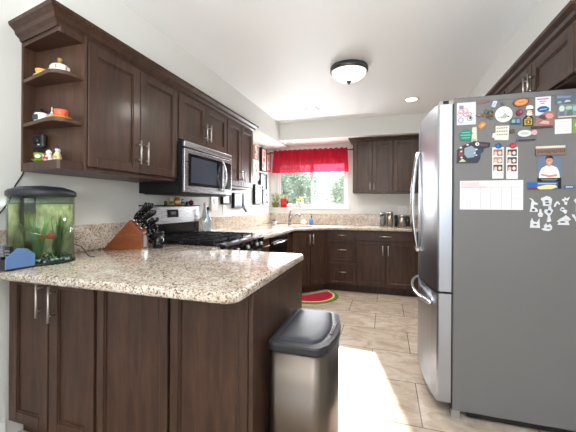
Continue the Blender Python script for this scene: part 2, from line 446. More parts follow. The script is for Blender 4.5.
# open end shelf
SY0, SY1 = 1.135, 1.28
SK = .065
t = thing('open_shelf_unit', 'open dark wood end shelf unit with knick-knacks at the left end of wall cabinets', 'shelf', (XL, SY0, 0))
dx, dy = UX - XL, SY1 - SY0
MB().box(0, .015, SK, dy, 1.385, 2.145, WOODI).build('back_panel', parent=t)
MB().box(.015, dx + .018, dy - .016, dy, 1.385, 2.145, WOODI).build('side_panel', parent=t)
def shelf_poly(r_=.07): return [(.015, dy - .016), (.015, SK)] + circ(dx + .01 - r_, r_, r_, -100, 0, 8) + [(dx + .01, dy - .016)]
for z in (1.855, 1.62): MB().prism(shelf_poly(), z, z + .02, WOODI, bev=.003).build('shelf', parent=t)
MB().prism([(.015, dy - .016), (.015, SK), (dx, 0), (dx + .01, .01), (dx + .01, dy - .016)], 1.385, 1.43, WOOD).build('bottom_shelf', parent=t)
MB().prism([(.015, dy - .016), (.015, SK), (dx, 0), (dx + .01, .01), (dx + .01, dy - .016)], 2.05, 2.145, WOOD).build('top_panel', parent=t)

# microwave
mg = thing('microwave', 'stainless over-the-range microwave with dark window hung under cabinets', 'microwave', (-1.47, 2.05, 0), L90)
MW = .765
MB().box(0, MW, 0, -1.47 - XL, 1.30, 1.698, MBLACK).box(.02, MW - .02, .03, .36, 1.292, 1.30, MBLACK).build('body', parent=mg)
MB().box(0, MW, -.024, 0, 1.652, 1.698, STEEL, .006).box(.01, MW - .01, -.012, 0, 1.642, 1.652, BLACK).build('vent_grille', parent=mg)
md = MB().box(0, .60, -.024, 0, 1.308, 1.642, STEEL, .004).build('door', parent=mg)
MB().box(.045, .575, -.027, -.024, 1.36, 1.61, BLACK, .002, 1).box(.08, .465, -.0285, -.027, 1.385, 1.585, pm('microwave_window', (66, 72, 84), .16), 0).build('door_window', parent=md)
MB().tube([(.565, -.024, 1.34)] + [(.575, -.032 - .035 * math.sin(PI * k / 12), 1.34 + .27 * k / 12) for k in range(13)] + [(.565, -.024, 1.61)], .009, STEEL).build('handle', parent=md)
MB().box(.603, MW, -.024, 0, 1.308, 1.642, STEEL, .004).box(.625, MW - .02, -.027, -.024, 1.36, 1.61, BLACK, .002, 1).build('control_panel', parent=mg)

# far wall cabinets
cabinet('upper_cabinet', 'dark wood two door wall cabinet right of the kitchen window', (-.46, 4.68, 0), 0, .555, YF - 4.683, 1.395, 2.18,
        [('door', .006, .272, 1.41, 2.135, ('v', .247, 1.49, .11)), ('door', .279, .549, 1.41, 2.135, ('v', .30, 1.49, .11))], group='far wall cabinets')
cabinet('upper_cabinet', 'dark wood one door wall cabinet on the far wall beside the fridge', (.095, 4.68, 0), 0, .295, YF - 4.683, 1.395, 2.18,
        [('door', .006, .285, 1.41, 2.135, ('v', .26, 1.49, .11))], group='far wall cabinets')
cabinet('upper_cabinet', 'dark wood corner wall cabinet mostly hidden behind the fridge', (.39, 4.68, 0), 0, XR - .39, YF - 4.683, 1.395, 2.18,
        [('door', .045, .5, 1.41, 2.135, None), ('door', .507, 1.0, 1.41, 2.135, None)], group='far wall cabinets')
tag(MB().sweep([(-.46, YF), (-.46, 4.68), (XR, 4.68)][::1], [(o, z + .035) for o, z in crown], WOOD).build('crown_moulding'),
    'dark wood crown moulding on top of the far wall cabinets', 'moulding')
# right side cabinets above the fridge (front faces -X)
FX = .88
cabinet('upper_cabinet', 'dark wood cabinet with nickel handles above the fridge', (FX, 2.79, 0), R90, .93, XR - FX - .003, 1.85, 2.16,
        [('door', .006, .461, 1.862, 2.10, ('v', .432, 1.965, .13)), ('door', .469, .924, 1.862, 2.10, ('v', .498, 1.965, .13))])
cabinet('upper_cabinet', 'dark wood wall cabinet behind the one above the fridge', (FX, 3.60, 0), R90, .80, XR - FX - .003, 1.40, 2.16,
        [('door', .006, .396, 1.412, 2.10, None), ('door', .404, .794, 1.412, 2.10, None)])
tag(MB().sweep([(XR, 3.60), (FX, 3.60), (FX, 1.86), (XR, 1.86)], [(o, z + .025) for o, z in crown], WOOD).build('crown_moulding'),
    'dark wood crown moulding above the cabinets over the fridge', 'moulding')

# ---------------- base cabinets
BX, BY = -1.19, 4.48
PY = 1.14      # peninsula body face (doors stand proud to 1.12)
pcx = [(-1.85, -1.262), (-1.262, -.865), (-.865, -.50)]
def pen(label, x0, x1, fr): return cabinet('peninsula_cabinet', label, (x0, PY, 0), 0, x1 - x0, .70, 0, .87, fr, True, 'peninsula cabinets')
W_ = .588
pen('dark wood two door cabinet with bar handles at the left end of peninsula', -1.85, -1.262,
    [('door', .03, .297, .115, .865, ('v', .266, .755, .17)), ('door', .305, .583, .115, .865, ('v', .345, .74, .17))])
pen('plain dark wood panelled peninsula section in the middle without handles', -1.262, -.865, [('panel', .012, .392, .115, .865, None)])
pen('plain dark wood panelled peninsula end section beside the steel bin', -.865, -.50, [('panel', .008, .362, .115, .865, None)])
tag(MB().box(-.50, -.482, 1.12, 1.86, 0, .87, WOOD, .002, 1).build('peninsula_end_panel'),
    'flat dark wood end panel of the peninsula behind the steel bin', 'panel')
cabinet('base_cabinet', 'narrow dark wood drawer cabinet between range and dishwasher', (BX, 2.82, 0), L90, .33, BX - XL, 0, .87,
        [('slab', .005, .325, .73, .862, ('h', .165, .80, .13)), ('door', .005, .325, .115, .72, ('v', .29, .62, .13))], True)
# dishwasher
dw = thing('dishwasher', 'black dishwasher with curved steel handle left of the sink', 'dishwasher', (BX, 3.16, 0), L90)
MB().box(.0, .60, .0, .60, .10, .868, MBLACK).box(0, .6, .07, .6, 0, .10, MBLACK).build('body', parent=dw)
dd = MB().box(.004, .596, -.025, 0, .12, .80, BLACK, .005).build('door', parent=dw)
MB().box(.004, .596, -.03, 0, .805, .866, BLACK, .005).build('control_panel', parent=dw)
MB().tube([(.06, -.03, .80)] + [(.06 + .48 * k / 10, -.045 - .022 * math.sin(PI * k / 10), .795) for k in range(11)] + [(.54, -.03, .80)], .009, CHROME).build('handle', parent=dd)
# diagonal sink cabinet
DA, DB = Vector((BX, 4.02)), Vector((-.80, BY))
t = thing('corner_sink_cabinet', 'dark wood diagonal corner cabinet with two doors below the sink', 'cabinet', (0, 0, 0))
poly = [(BX, 3.765), (BX, 4.02), (-.80, BY), (-.80, YF), (XL, YF), (XL, 3.765)]
toe = [(BX - .07, 3.765), (BX - .07, 4.06), (-.84, BY + .07), (-.80, BY + .07), (-.80, YF), (XL, YF), (XL, 3.765)]
MB().prism(poly, .10, .62, WOOD).prism(toe, 0, .10, WOOD).box(BX - .02, BX, 3.765, 4.02, .62, .87, WOOD).build('body', parent=t)
dv = DB - DA; Ld = dv.length; ang = math.atan2(dv.y, dv.x)
mt = Matrix.Translation((DA.x, DA.y, 0)) @ Matrix.Rotation(ang, 4, 'Z')
fr_ = MB().box(0, Ld, 0, .02, .62, .87, WOOD)
fr_.bm.transform(mt); fr_.build('top_rail', parent=t)
for x0, x1, hx in ((.01, Ld / 2 - .004, Ld / 2 - .03), (Ld / 2 + .004, Ld - .01, Ld / 2 + .03)):
    f = MB(); shaker(f, x0, x1, .115, .86, .05); f.bm.transform(mt); d = f.build('door', parent=t)
    h = MB(); add_handle(h, 'v', hx, .75, .15, y=-.02); h.bm.transform(mt); h.build('handle', parent=d)
cabinet('base_cabinet', 'dark wood three drawer base cabinet right of the sink', (-.80, BY, 0), 0, .415, YF - BY - .003, 0, .87,
        [('slab', .04, .40, .735, .86, ('h', .22, .80, .13)), ('drawer', .04, .40, .425, .725, ('h', .22, .60, .13)), ('drawer', .04, .40, .115, .415, ('h', .22, .29, .13))], True)
cabinet('base_cabinet', 'dark wood base cabinet with one wide drawer over two doors', (-.385, BY, 0), 0, .775, YF - BY - .003, 0, .87,
        [('slab', .008, .765, .735, .86, ('h', .385, .80, .16)), ('door', .008, .382, .115, .725, ('v', .35, .61, .13)), ('door', .39, .765, .115, .725, ('v', .42, .61, .13))], True)
cabinet('base_cabinet', 'dark wood corner base cabinet half hidden behind the fridge door', (.39, BY, 0), 0, XR - .39, YF - BY - .003, 0, .87,
        [('door', .06, .5, .115, .86, None), ('door', .508, 1.0, .115, .86, None)], True)

# ---------------- countertops
def counter(mbuild, outer, holes, z0, z1, m):
    t = bmesh.new(); ed = []
    for loop in [outer] + holes:
        vs = [t.verts.new((x, y, z1)) for x, y in loop]
        ed += [t.edges.new((vs[i], vs[(i + 1) % len(vs)])) for i in range(len(vs))]
    bmesh.ops.triangle_fill(t, edges=ed, use_beauty=True, use_dissolve=False)
    r_ = bmesh.ops.extrude_face_region(t, geom=list(t.faces))
    for v in [g for g in r_['geom'] if isinstance(g, bmesh.types.BMVert)]: v.co.z = z0
    bmesh.ops.recalc_face_normals(t, faces=t.faces)
    sharp = [e for e in t.edges if len(e.link_faces) == 2 and e.calc_face_angle(0) > .9 and abs(e.verts[0].co.z - e.verts[1].co.z) < 1e-5]
    bmesh.ops.bevel(t, geom=sharp, offset=.014, segments=4, affect='EDGES', profile=.5)
    mbuild.merge(t, m, False)
    for f in mbuild.bm.faces: f.smooth = abs(f.normal.z) < .99
    return mbuild
CX, CY = -1.14, 4.43
tA = thing('granite_countertop', 'beige speckled granite top of peninsula with rounded front corner', 'countertop', (0, 0, 0))
pA = [(XL, .964)] + circ(-.48 - .06, .964 + .06, .06, -90, 0, 8) + circ(-.48 - .04, 1.93 - .04, .04, 0, 90, 6) + [(CX, 1.93), (CX, 2.045), (XL, 2.045)]
counter(MB(), pA, [], .872, .912, GRAN).build('slab', parent=tA)
MB().box(XL, XL + .02, .99, 2.045, .912, 1.08, GRAN, .003).build('backsplash', parent=tA)
SCt = Vector((-1.155, 4.395)); sa = ang
def rot2(x, y): return (SCt.x + x * math.cos(sa) - y * math.sin(sa), SCt.y + x * math.sin(sa) + y * math.cos(sa))
hole = [rot2(*p) for p in circ(.2, .11, .06, 0, 90, 5) + circ(-.2, .11, .06, 90, 180, 5) + circ(-.2, -.11, .06, 180, 270, 5) + circ(.2, -.11, .06, 270, 360, 5)]
tB = thing('granite_countertop', 'beige speckled granite counter around sink and along far wall', 'countertop', (0, 0, 0))
pB = [(XL, 2.818), (CX, 2.818), (CX, 3.98), (-.765, CY), (XR, CY), (XR, YF), (XL, YF)]
counter(MB(), pB, [hole[::-1]], .872, .912, GRAN).build('slab', parent=tB)
MB().box(XL, XL + .02, 2.818, YF, .912, 1.08, GRAN, .003).box(XL + .02, XR, YF - .02, YF, .912, 1.08, GRAN, .003).build('backsplash', parent=tB)
# sink
sk = thing('kitchen_sink', 'stainless undermount corner sink below the window', 'sink', (SCt.x, SCt.y, 0), sa)
def rr(x, y, r_): return circ(x - r_, y - r_, r_, 0, 90, 5) + circ(-x + r_, y - r_, r_, 90, 180, 5) + circ(-x + r_, -y + r_, r_, 180, 270, 5) + circ(x - r_, -y + r_, r_, 270, 360, 5)
t_ = bmesh.new(); rings = []
for px, py, pr_, z in ((.275, .185, .06, .870), (.258, .168, .058, .870), (.245, .155, .05, .70), (.22, .13, .04, .685)):
    rings.append([t_.verts.new((x, y, z)) for x, y in rr(px, py, pr_)])
for A, B in zip(rings, rings[1:]):
    for k in range(len(A)): t_.faces.new((A[k], A[(k + 1) % len(A)], B[(k + 1) % len(A)], B[k]))
t_.faces.new(rings[-1])
mb = MB(); mb.merge(t_, SINKM, True); mb.build('basin', parent=sk)
MB().lathe([(0, .687), (.04, .687), (.042, .69), (.0, .69)], m=CHROME).build('drain', parent=sk)
# faucet
fx, fy = rot2(-.045, .235)
fa = thing('kitchen_faucet', 'brushed chrome arc faucet with lever behind the corner sink', 'faucet', (fx, fy, .912), sa - PI / 2)
MB().lathe([(.028, 0), (.03, .012), (.022, .02), (.02, .10), (.018, .13), (0, .135)], m=FAUC).build('base', parent=fa)
MB().tube([(0, 0, .06), (.05, 0, .11), (.11, 0, .15), (.17, 0, .17), (.23, 0, .17), (.26, 0, .15)], [.014, .013, .012, .012, .015, .016], FAUC, 12).build('spout', parent=fa)
MB().tube([(0, 0, .12), (-.004, 0, .16), (.012, 0, .20), (.04, .0, .235)], [.015, .013, .010, .008], FAUC, 10).build('lever', parent=fa)

# ================================================================ range
rg = thing('gas_range', 'stainless gas range with black cooktop between granite counters', 'range', (-1.16, 2.05, 0), L90)
RW, RD = .76, .725
MB().box(0, RW, .02, RD, .02, .90, MBLACK).build('body', parent=rg)
MB().box(0, RW, -.01, RD - .07, .90, .918, BLACK, .004).build('cooktop', parent=rg)
MB().prism([(-.055, .905), (-.062, .915), (-.05, .926), (0, .93), (.012, .918), (.012, .90), (-.02, .90)], 0, RW, BLACK, 'x').build('front_rail', parent=rg)
# front_rail prism: axis x => (y,z)
cp = MB().prism([(-.055, .905), (-.035, .81), (.02, .81), (.02, .90)], .0, RW, BLACK, 'x').build('control_panel', parent=rg)
for k, x in enumerate((.09, .19, .38, .57, .67)):
    kb = MB(); p = Vector((x, -.046, .858)); d = Vector((0, -1, .2)).normalized()
    kb.cyl(p, p + d * .014, .024, .021, 16, MBLACK).cyl(p + d * .014, p + d * .032, .017, .015, 14, STEEL).box(x - .003, x + .003, -.082, -.076, .856, .878, STEEL)
    kb.build('knob', parent=rg)
od = MB().box(.004, RW - .004, -.035, .02, .22, .80, STEEL, .006).box(.12, RW - .12, -.038, -.034, .36, .66, BLACK).build('oven_door', parent=rg)
hb = MB().cyl((.05, -.085, .765), (RW - .05, -.085, .765), .011, n=12, m=STEEL)
for x in (.09, RW - .09): hb.cyl((x, -.035, .765), (x, -.085, .765), .008, n=8, m=STEEL)
hb.build('handle', parent=od)
MB().box(.004, RW - .004, -.03, .02, .05, .21, STEEL, .005).build('drawer', parent=rg)
# grates
for gx in (.02, .27, .52):
    g = MB(); w2 = .22
    for y in (.05, .60): g.box(gx, gx + w2, y, y + .012, .935, .95, IRON)
    for x in (gx, gx + w2 - .012): g.box(x, x + .012, .05, .612, .935, .95, IRON)
    g.box(gx, gx + w2, .325, .337, .935, .95, IRON)
    g.box(gx + w2 / 2 - .006, gx + w2 / 2 + .006, .05, .612, .937, .952, IRON)
    for y in (.19, .47):
        g.box(gx, gx + w2, y - .006, y + .006, .937, .952, IRON)
        for q in (-.05, .05): g.box(gx + w2 / 2 + q - .005, gx + w2 / 2 + q + .005, y - .05, y + .05, .937, .956, IRON)
    for x in (gx + .006, gx + w2 - .006):
        for y in (.056, .33, .606): g.cyl((x, y, .918), (x, y, .94), .007, n=8, m=IRON)
    g.build('grate', parent=rg)
    for y in (.19, .47):
        if gx == .27 and y == .47: continue
        MB().lathe([(.045, .918), (.045, .926), (.032, .93), (.03, .936), (0, .937)], (gx + w2 / 2, y, 0), 16, MBLACK).build('burner', parent=rg)
# backguard: local y from RD-.07 to RD
bgd = MB().prism([(RD - .075, .918), (RD - .075, 1.045), (RD - .06, 1.05), (RD - .005, 1.05), (RD - .005, .918)], 0, RW, BLACK, 'x')
bgd.prism([(RD - .085, 1.05), (RD - .07, 1.2), (RD - .005, 1.2), (RD - .005, 1.05)], 0, RW, STEEL, 'x').build('backguard', parent=rg)
MB().prism([(RD - .09, 1.198), (RD - .075, 1.208), (RD - .005, 1.208), (RD - .005, 1.198)], -.004, RW + .004, BLACK, 'x').build('backguard_cap', parent=rg)
MB().prism([(RD - .0835, 1.10), (RD - .0765, 1.17), (RD - .06, 1.17), (RD - .06, 1.10)], .27, .42, BLACK, 'x').prism([(RD - .0845, 1.125), (RD - .082, 1.15), (RD - .06, 1.15), (RD - .06, 1.125)], .31, .38, pm('display_grey', (70, 74, 84), .3), 'x').build('display', parent=rg)

# ================================================================ fridge
FY0, FY1 = 2.015, 2.925
fr = thing('refrigerator', 'large stainless french door fridge with grey side covered in magnets', 'refrigerator', (0, 0, 0))
MB().box(.37, 1.16, FY0, FY1, .045, 1.80, FSIDE, .006).build('body', parent=fr)
MB().box(.37, 1.155, FY0 + .004, FY1 - .004, 1.80, 1.832, FSIDE, .004).build('top_cover', parent=fr)
def curve_front(y, b_=.05): return .285 - b_ * (1 - ((y - 2.47) / .455) ** 2)
def fdoor(name, y0, y1, z0, z1):
    pts = [(curve_front(y0 + (y1 - y0) * k / 10), y0 + (y1 - y0) * k / 10) for k in range(11)]
    pts = [(.362, y0), (pts[0][0] + .012, y0)] + [(pts[0][0] + .002, y0 + .006)] + pts[1:-1] + [(pts[-1][0] + .012, y1), (.362, y1)]
    o = MB().prism(pts, z0, z1, FRONT, bev=0)
    for f in o.bm.faces: f.smooth = abs(f.normal.z) < .5 and f.normal.x < -.8
    return o.build(name, parent=fr)
d1 = fdoor('door', FY0, 2.467, .72, 1.80); d2 = fdoor('door', 2.473, FY1, .72, 1.80)
d3 = fdoor('freezer_drawer', FY0, FY1, .085, .708)
MB().box(.362, .37, FY0 + .008, FY1 - .008, .05, 1.80, MBLACK).build('gasket', parent=fr)
for yy, dd_ in ((2.44, d1), (2.50, d2)):
    x0 = curve_front(yy)
    pts = [(x0, yy, .90)] + [(x0 - .015 - .036 * math.sin(PI * k / 16) ** .8, yy, .895 + .70 * k / 16) for k in range(17)] + [(x0, yy, 1.59)]
    MB().tube(pts, .012, CHROME, 10).build('handle', parent=dd_)
pts = [(curve_front(2.09), 2.09, .63)] + [(curve_front(2.09 + .76 * k / 16) - .012 - .035 * math.sin(PI * k / 16) ** .7, 2.09 + .76 * k / 16, .63) for k in range(17)] + [(curve_front(2.85), 2.85, .63)]
MB().tube(pts, .013, CHROME, 10).build('handle', parent=d3)
for y in (FY0 + .01, FY1 - .07): MB().box(.30, .40, y, y + .06, 1.80, 1.826, pm('hinge_grey', (150, 148, 140), .4, .6), .004).box(.315, .345, y - .001, y + .02, 1.804, 1.822, MBLACK).build('hinge_cover', parent=fr)
MB().box(.366, .41, FY0 + .005, FY0 + .06, 0, .045, pm('foot_grey', (150, 146, 140), .5)).build('foot', parent=fr)
MB().box(.37, .41, FY1 - .06, FY1 - .01, 0, .045, MATS['foot_grey']).build('foot', parent=fr)
MB().box(.45, 1.15, FY0 + .02, FY1 - .02, .012, .045, MBLACK).build('base_grille', parent=fr)
for y in (FY0 + .08, FY1 - .12): MB().cyl((1.08, y, .02), (1.08, y + .04, .02), .02, n=12, m=MBLACK).build('wheel', parent=fr)

# ================================================================ helpers for small things
def col(rgb, rough=.55, coat=0):
    return pm('c_%02x%02x%02x_%d' % (*rgb, int(rough * 100)), rgb, rough, coat=coat)
GLOSSW = col((240, 238, 232), .25)

# ---------------- curtain
t = thing('window_valance', 'red sheer valance hanging on a black rod over the kitchen window', 'curtain', (-1.17, YF - .06, 2.085))
MB().cyl((-.675, 0, 0), (.675, 0, 0), .007, n=10, m=MBLACK).ball((-.68, 0, 0), .013, MBLACK).ball((.68, 0, 0), .013, MBLACK).cyl((-.66, 0, 0), (-.66, .06, 0), .005, n=8, m=MBLACK).cyl((.66, 0, 0), (.66, .06, 0), .005, n=8, m=MBLACK).build('rod', parent=t)
cb = bmesh.new(); NX, NZ = 260, 10; G = []
rnd = random.Random(4); ph = [rnd.uniform(0, 6) for _ in range(4)]
for j in range(NZ + 1):
    v = j / NZ; row = []
    for i in range(NX + 1):
        u = i / NX; x = (-.60 + 1.20 * u) * (1 + .035 * v)
        a = .011 + .02 * v
        y = -.036 - a * math.sin(u * 2 * PI * 13 + 1.1 * math.sin(u * 14 + ph[0])) - a * .5 * math.sin(u * 2 * PI * 29 + ph[1])
        z = .028 - .368 * v - (.008 * abs(math.sin(u * PI * 9 + ph[2])) * (v > .95)) + (.006 * math.sin(u * 90) if j == 0 else 0)
        row.append(cb.verts.new((x, y, z)))
    G.append(row)
for A, B in zip(G, G[1:]):
    for i in range(NX): cb.faces.new((A[i], A[i + 1], B[i + 1], B[i])).smooth = True
m_ = MB(); m_.bm = cb; m_.mats = [CURT]; m_.build('fabric', parent=t)

# ---------------- ceiling lamps
BOWL = pm('lit_frosted_glass', (250, 248, 242), .35, emit=(255, 250, 240), es=.75)
t = thing('ceiling_lamp', 'frosted glass bowl ceiling light with bronze rim and finial', 'ceiling light', (-.318, 2.84, ZC))
t.scale = (1.05, 1.05, .70)
MB().lathe([(.12, 0), (.155, -.01), (.158, -.06), (.15, -.075), (.143, -.06), (.143, -.02)], n=40, m=BRONZE).build('rim', parent=t)
MB().lathe([(.143, -.062), (.141, -.085), (.128, -.118), (.10, -.150), (.06, -.174), (.02, -.184), (0, -.185)], n=40, m=BOWL).build('lamp_shade', parent=t)
MB().lathe([(0, -.182), (.02, -.184), (.022, -.192), (.010, -.200), (.012, -.208), (.006, -.222), (0, -.226)], n=16, m=BRONZE).build('finial', parent=t)
lamp('ceiling_bulb', 'SPOT', (-.318, 2.84, ZC - .175), 42, (1, .95, .88), (0, 0, -1), spot_size=R(172), spot_blend=.5, shadow_soft_size=.1)
CAN = pm('lit_can', (255, 252, 244), .5, emit=(255, 248, 236), es=3)
for x, y, lb in ((-.905, 3.95, 'round recessed ceiling downlight on the left, near the curtain'), (.275, 3.90, 'round recessed ceiling downlight on the right, near the fridge')):
    t = thing('recessed_light', lb, 'downlight', (x, y, ZC))
    MB().lathe([(.062, -.001), (.088, -.001), (.088, -.005), (.075, -.009), (.062, -.005)], n=28, m=WHITE).build('trim_ring', parent=t)
    MB().lathe([(0, -.003), (.063, -.003), (.063, -.006), (0, -.006)], n=24, m=CAN).build('lens', parent=t)
    lamp('downlight', 'SPOT', (x, y, ZC - .02), 30, (1, .95, .88), (0, 0, -1), spot_size=R(150), spot_blend=.8, shadow_soft_size=.06)
t = thing('recessed_light', 'small round white disc on the soffit above the sink corner', 'downlight', (-1.44, 4.72, 2.185))
MB().lathe([(.035, -.001), (.05, -.001), (.05, -.005), (.042, -.008), (.035, -.004)], n=20, m=WHITE).build('trim_ring', parent=t)
MB().lathe([(0, -.001), (.036, -.001), (.036, -.004), (0, -.004)], n=20, m=GLOSSW).build('lens', parent=t)

# ---------------- things on the open shelf
def cup(mb, c, r0, r1, h, m, inner=None):
    return mb.lathe([(0, 0), (r0 * .8, 0), (r0, .004), (r0 + (r1 - r0) * .6, h * .5), (r1, h), (r1 - .003, h), (r0 + (r1 - r0) * .5 - .003, h * .45), (r0 * .7, .006), (0, .006)], c, 24, m)
def handle_loop(mb, c, ang_, r_, h, m):
    d = Vector((math.cos(ang_), math.sin(ang_), 0)); c = Vector(c)
    return mb.tube([c + d * (r_ * math.sin(PI * k / 8)) + Vector((0, 0, h * (.5 - .5 * math.cos(PI * k / 8)))) for k in range(9)], .0032, m, 8)
def cup_set(nm, lb, cc, sc_, loc, cr, ch, sr):
    sa_ = thing('saucer', sc_[0], 'saucer', loc)
    MB().lathe([(0, 0), (sr * .5, 0), (sr * .62, .003), (sr, .010), (sr, .0125), (sr * .6, .006), (0, .004)], n=28, m=sc_[1]).build('dish', parent=sa_)
    c_ = thing('cup', lb, 'cup', (loc[0], loc[1], loc[2] + .0045))
    cup(MB(), (0, 0, 0), cr * .72, cr, ch, cc).build('bowl', parent=c_)
    h = MB(); handle_loop(h, (cr * .9 * math.cos(-.4), cr * .9 * math.sin(-.4), ch * .2), -.4, .018, ch * .6, cc if nm != 'g' else GLOSSW); h.build('handle', parent=c_)
    return c_
YEL, ORG, GRN = col((226, 178, 96), .3), col((226, 106, 74), .3), col((128, 152, 44), .3)
S1, S2, S3 = 1.8755, 1.6405, 1.4305
cup_set('y', 'pale yellow cup on the top shelf of the open unit', YEL, ('pale yellow saucer under the yellow cup on top shelf', YEL), (-1.742, 1.222, S1), .032, .04, .04)
cup_set('o', 'orange cup on the middle shelf of the open unit', ORG, ('orange yellow saucer under the orange cup on middle shelf', col((232, 160, 50), .3)), (-1.585, 1.205, S2), .033, .045, .048)
cg = cup_set('g', 'lime green cup with pale oval mark on the bottom shelf', GRN, ('lime green saucer under the green cup', GRN), (-1.735, 1.212, S3), .032, .043, .04)
MB().prism(ell(0, .024, .013, .009), -.0335, -.030, GLOSSW, 'y', mtx=Matrix.Rotation(R(30), 4, 'Z')).build('mark', parent=cg)
t = thing('lidded_dish', 'white and gold crown shaped lidded dish on the top shelf', 'dish', (-1.595, 1.205, S1))
gd = col((170, 128, 74), .35)
MB().lathe([(0, 0), (.045, 0), (.05, .004), (.05, .012), (.045, .014), (0, .014)], n=28, m=GLOSSW).build('plate', parent=t)
d_ = MB().lathe([(.042, .014), (.043, .03), (.036, .042), (.02, .05), (0, .052)], n=28, m=GLOSSW)
for k in range(12): d_.box(-.003, .003, -.0445, -.040, .016, .034, gd if k % 2 else GLOSSW, mtx=Matrix.Rotation(k * PI / 6, 4, 'Z'))
d_.build('lid', parent=t)
MB().lathe([(.008, .05), (.007, .062), (.012, .07), (.010, .08), (0, .084)], n=14, m=gd).build('knob', parent=t)
t = thing('sugar_jar', 'grey and white jar with black lid on the middle shelf', 'jar', (-1.735, 1.215, S2))
MB().lathe([(0, 0), (.03, 0), (.034, .01), (.034, .04), (.028, .048), (0, .048)], n=24, m=GLOSSW).build('body', parent=t)
MB().lathe([(.028, .048), (.029, .056), (.012, .062), (.008, .07), (0, .07)], n=20, m=MBLACK).build('lid', parent=t)
MB().prism([(-.014, .008), (.014, .008), (.018, .02), (.014, .036), (-.014, .036), (-.018, .02)], -.0352, -.031, col((52, 58, 72)), 'y').build('emblem', parent=t)
t = thing('small_bottle', 'small glass bottle with tall white pump between jar and orange cup', 'bottle', (-1.672, 1.222, S2))
MB().lathe([(0, 0), (.016, 0), (.017, .004), (.017, .035), (.008, .044), (0, .044)], n=18, m=pm('bottle_glass', (190, 194, 170), .1)).build('body', parent=t)
MB().lathe([(.006, .044), (.006, .052), (.0025, .054), (.0025, .078), (0, .079)], n=10, m=WHITE).build('pump', parent=t)
t = thing('desk_camera', 'black square camera on a bracket behind the green cup', 'camera', (-1.79, 1.243, S3))
MB().lathe([(0, 0), (.025, 0), (.025, .006), (.006, .012), (.005, .07), (0, .07)], n=16, m=MBLACK).tube([(0, 0, .05), (-.02, -.008, .06), (-.03, -.01, .075)], .004, MBLACK).tube([(0, 0, .05), (.022, -.006, .065), (.02, -.01, .08)], .004, MBLACK).build('bracket', parent=t)
MB().box(-.04, .04, -.012, .008, .085, .155, DGREY, .006, 3).box(-.033, .033, -.0135, -.011, .092, .148, MBLACK, .001, 1).build('body', parent=t)
MB().cyl((0, -.0135, .12), (0, -.019, .12), .013, n=18, m=DGREY).cyl((0, -.019, .12), (0, -.020, .12), .008, n=14, m=BLACK).box(.006, .02, -.0145, -.013, .096, .102, WHITE).build('lens', parent=t)
def figurine(lb, x, y, z, h, c1, c2, hat, cat='figurine', k=1.0):
    t = thing('figurine', lb, cat, (x, y, z))
    MB().lathe([(0, 0), (.016 * k, 0), (.018 * k, .006), (.015 * k, h * .35), (.009 * k, h * .62), (0, h * .64)], n=16, m=c1).ball((-.012 * k, -.004, h * .42), .006 * k, c1).ball((.012 * k, -.004, h * .42), .006 * k, c1).build('body', parent=t)
    MB().ball((0, 0, h * .76), .011 * k, GLOSSW).build('head', parent=t)
    MB().lathe([(.011 * k, h * .8), (.008 * k, h * .9), (.004 * k, h), (0, h)], n=12, m=hat).build('hat', parent=t)
    MB().ball((-.006 * k, -.014 * k, h * .3), .008 * k, c2, (1, .5, 1)).ball((.007 * k, -.014 * k, h * .26), .007 * k, c2, (1, .5, 1)).build('flower', parent=t)
redc = col((212, 60, 74))
figurine('white ceramic figurine with red patches beside the green cup', -1.668, 1.205, S3, .062, GLOSSW, redc, GLOSSW, k=1.25)
figurine('white ceramic figurine with red flowers second from the green cup', -1.628, 1.225, S3, .075, GLOSSW, redc, GLOSSW)
figurine('white figurine with dark blue cap and yellow base at right of bottom shelf', -1.60, 1.198, S3, .078, col((236, 222, 176)), col((220, 170, 60)), col((40, 46, 90)))

# ---------------- aquarium
AX, AY, AR = -1.706, 1.20, .142
aq = thing('aquarium', 'small round front aquarium with black lid and green water on the counter', 'aquarium', (AX, AY, .912))
MB().lathe([(AR - .002, 0), (AR, .002), (AR, .345), (AR - .004, .345), (AR - .004, .006), (0, .006), (0, 0)], n=56, m=TANKG).build('glass_wall', parent=aq)
BGM = pm('tank_backdrop', (120, 128, 92), .7)
ns, ls, b = nodes(BGM)
n_ = noise(ns, ls, texco(ns, ls, (1, 1, .8)), 26, 5, .6)
r_ = ramp(ns, [(.3, (104, 100, 78)), (.5, (146, 146, 118)), (.7, (186, 180, 156))]); ls.new(n_, r_.inputs[0]); ls.new(r_.outputs[0], b.inputs['Base Color'])
arc_ = [(AR - .008, a) for a in range(52, 240, 8)]
MB().prism([((AR - .008) * math.cos(R(a)), (AR - .008) * math.sin(R(a))) for _, a in arc_] + [((AR - .010) * math.cos(R(a)), (AR - .010) * math.sin(R(a))) for _, a in arc_[::-1]], .012, .30, BGM).build('backdrop', parent=aq)
lamp('aquarium_lamp', 'AREA', (AX + .01, AY - .02, .912 + .334), 1.5, (1, 1, .98), (0, 0, -1), shape='DISK', size=.16)
MB().lathe([(0, .030), (AR - .006, .030), (AR - .006, .305), (0, .305)], n=56, m=WATER).build('water', parent=aq)
MB().lathe([(AR - .004, 0), (AR + .003, 0), (AR + .003, .01), (AR - .004, .01)], n=56, m=MBLACK).build('base_ring', parent=aq)
MB().lathe([(AR - .006, .338), (AR + .005, .338), (AR + .006, .362), (AR - .004, .372), (.09, .388), (0, .396)], n=56, m=pm('tank_lid', (36, 40, 47), .35)).build('lid', parent=aq)
MB().box(-.118, -.088, -.03, .03, .20, .335, MBLACK, .004).build('filter_box', parent=aq)
rnd = random.Random(12)
g = MB()
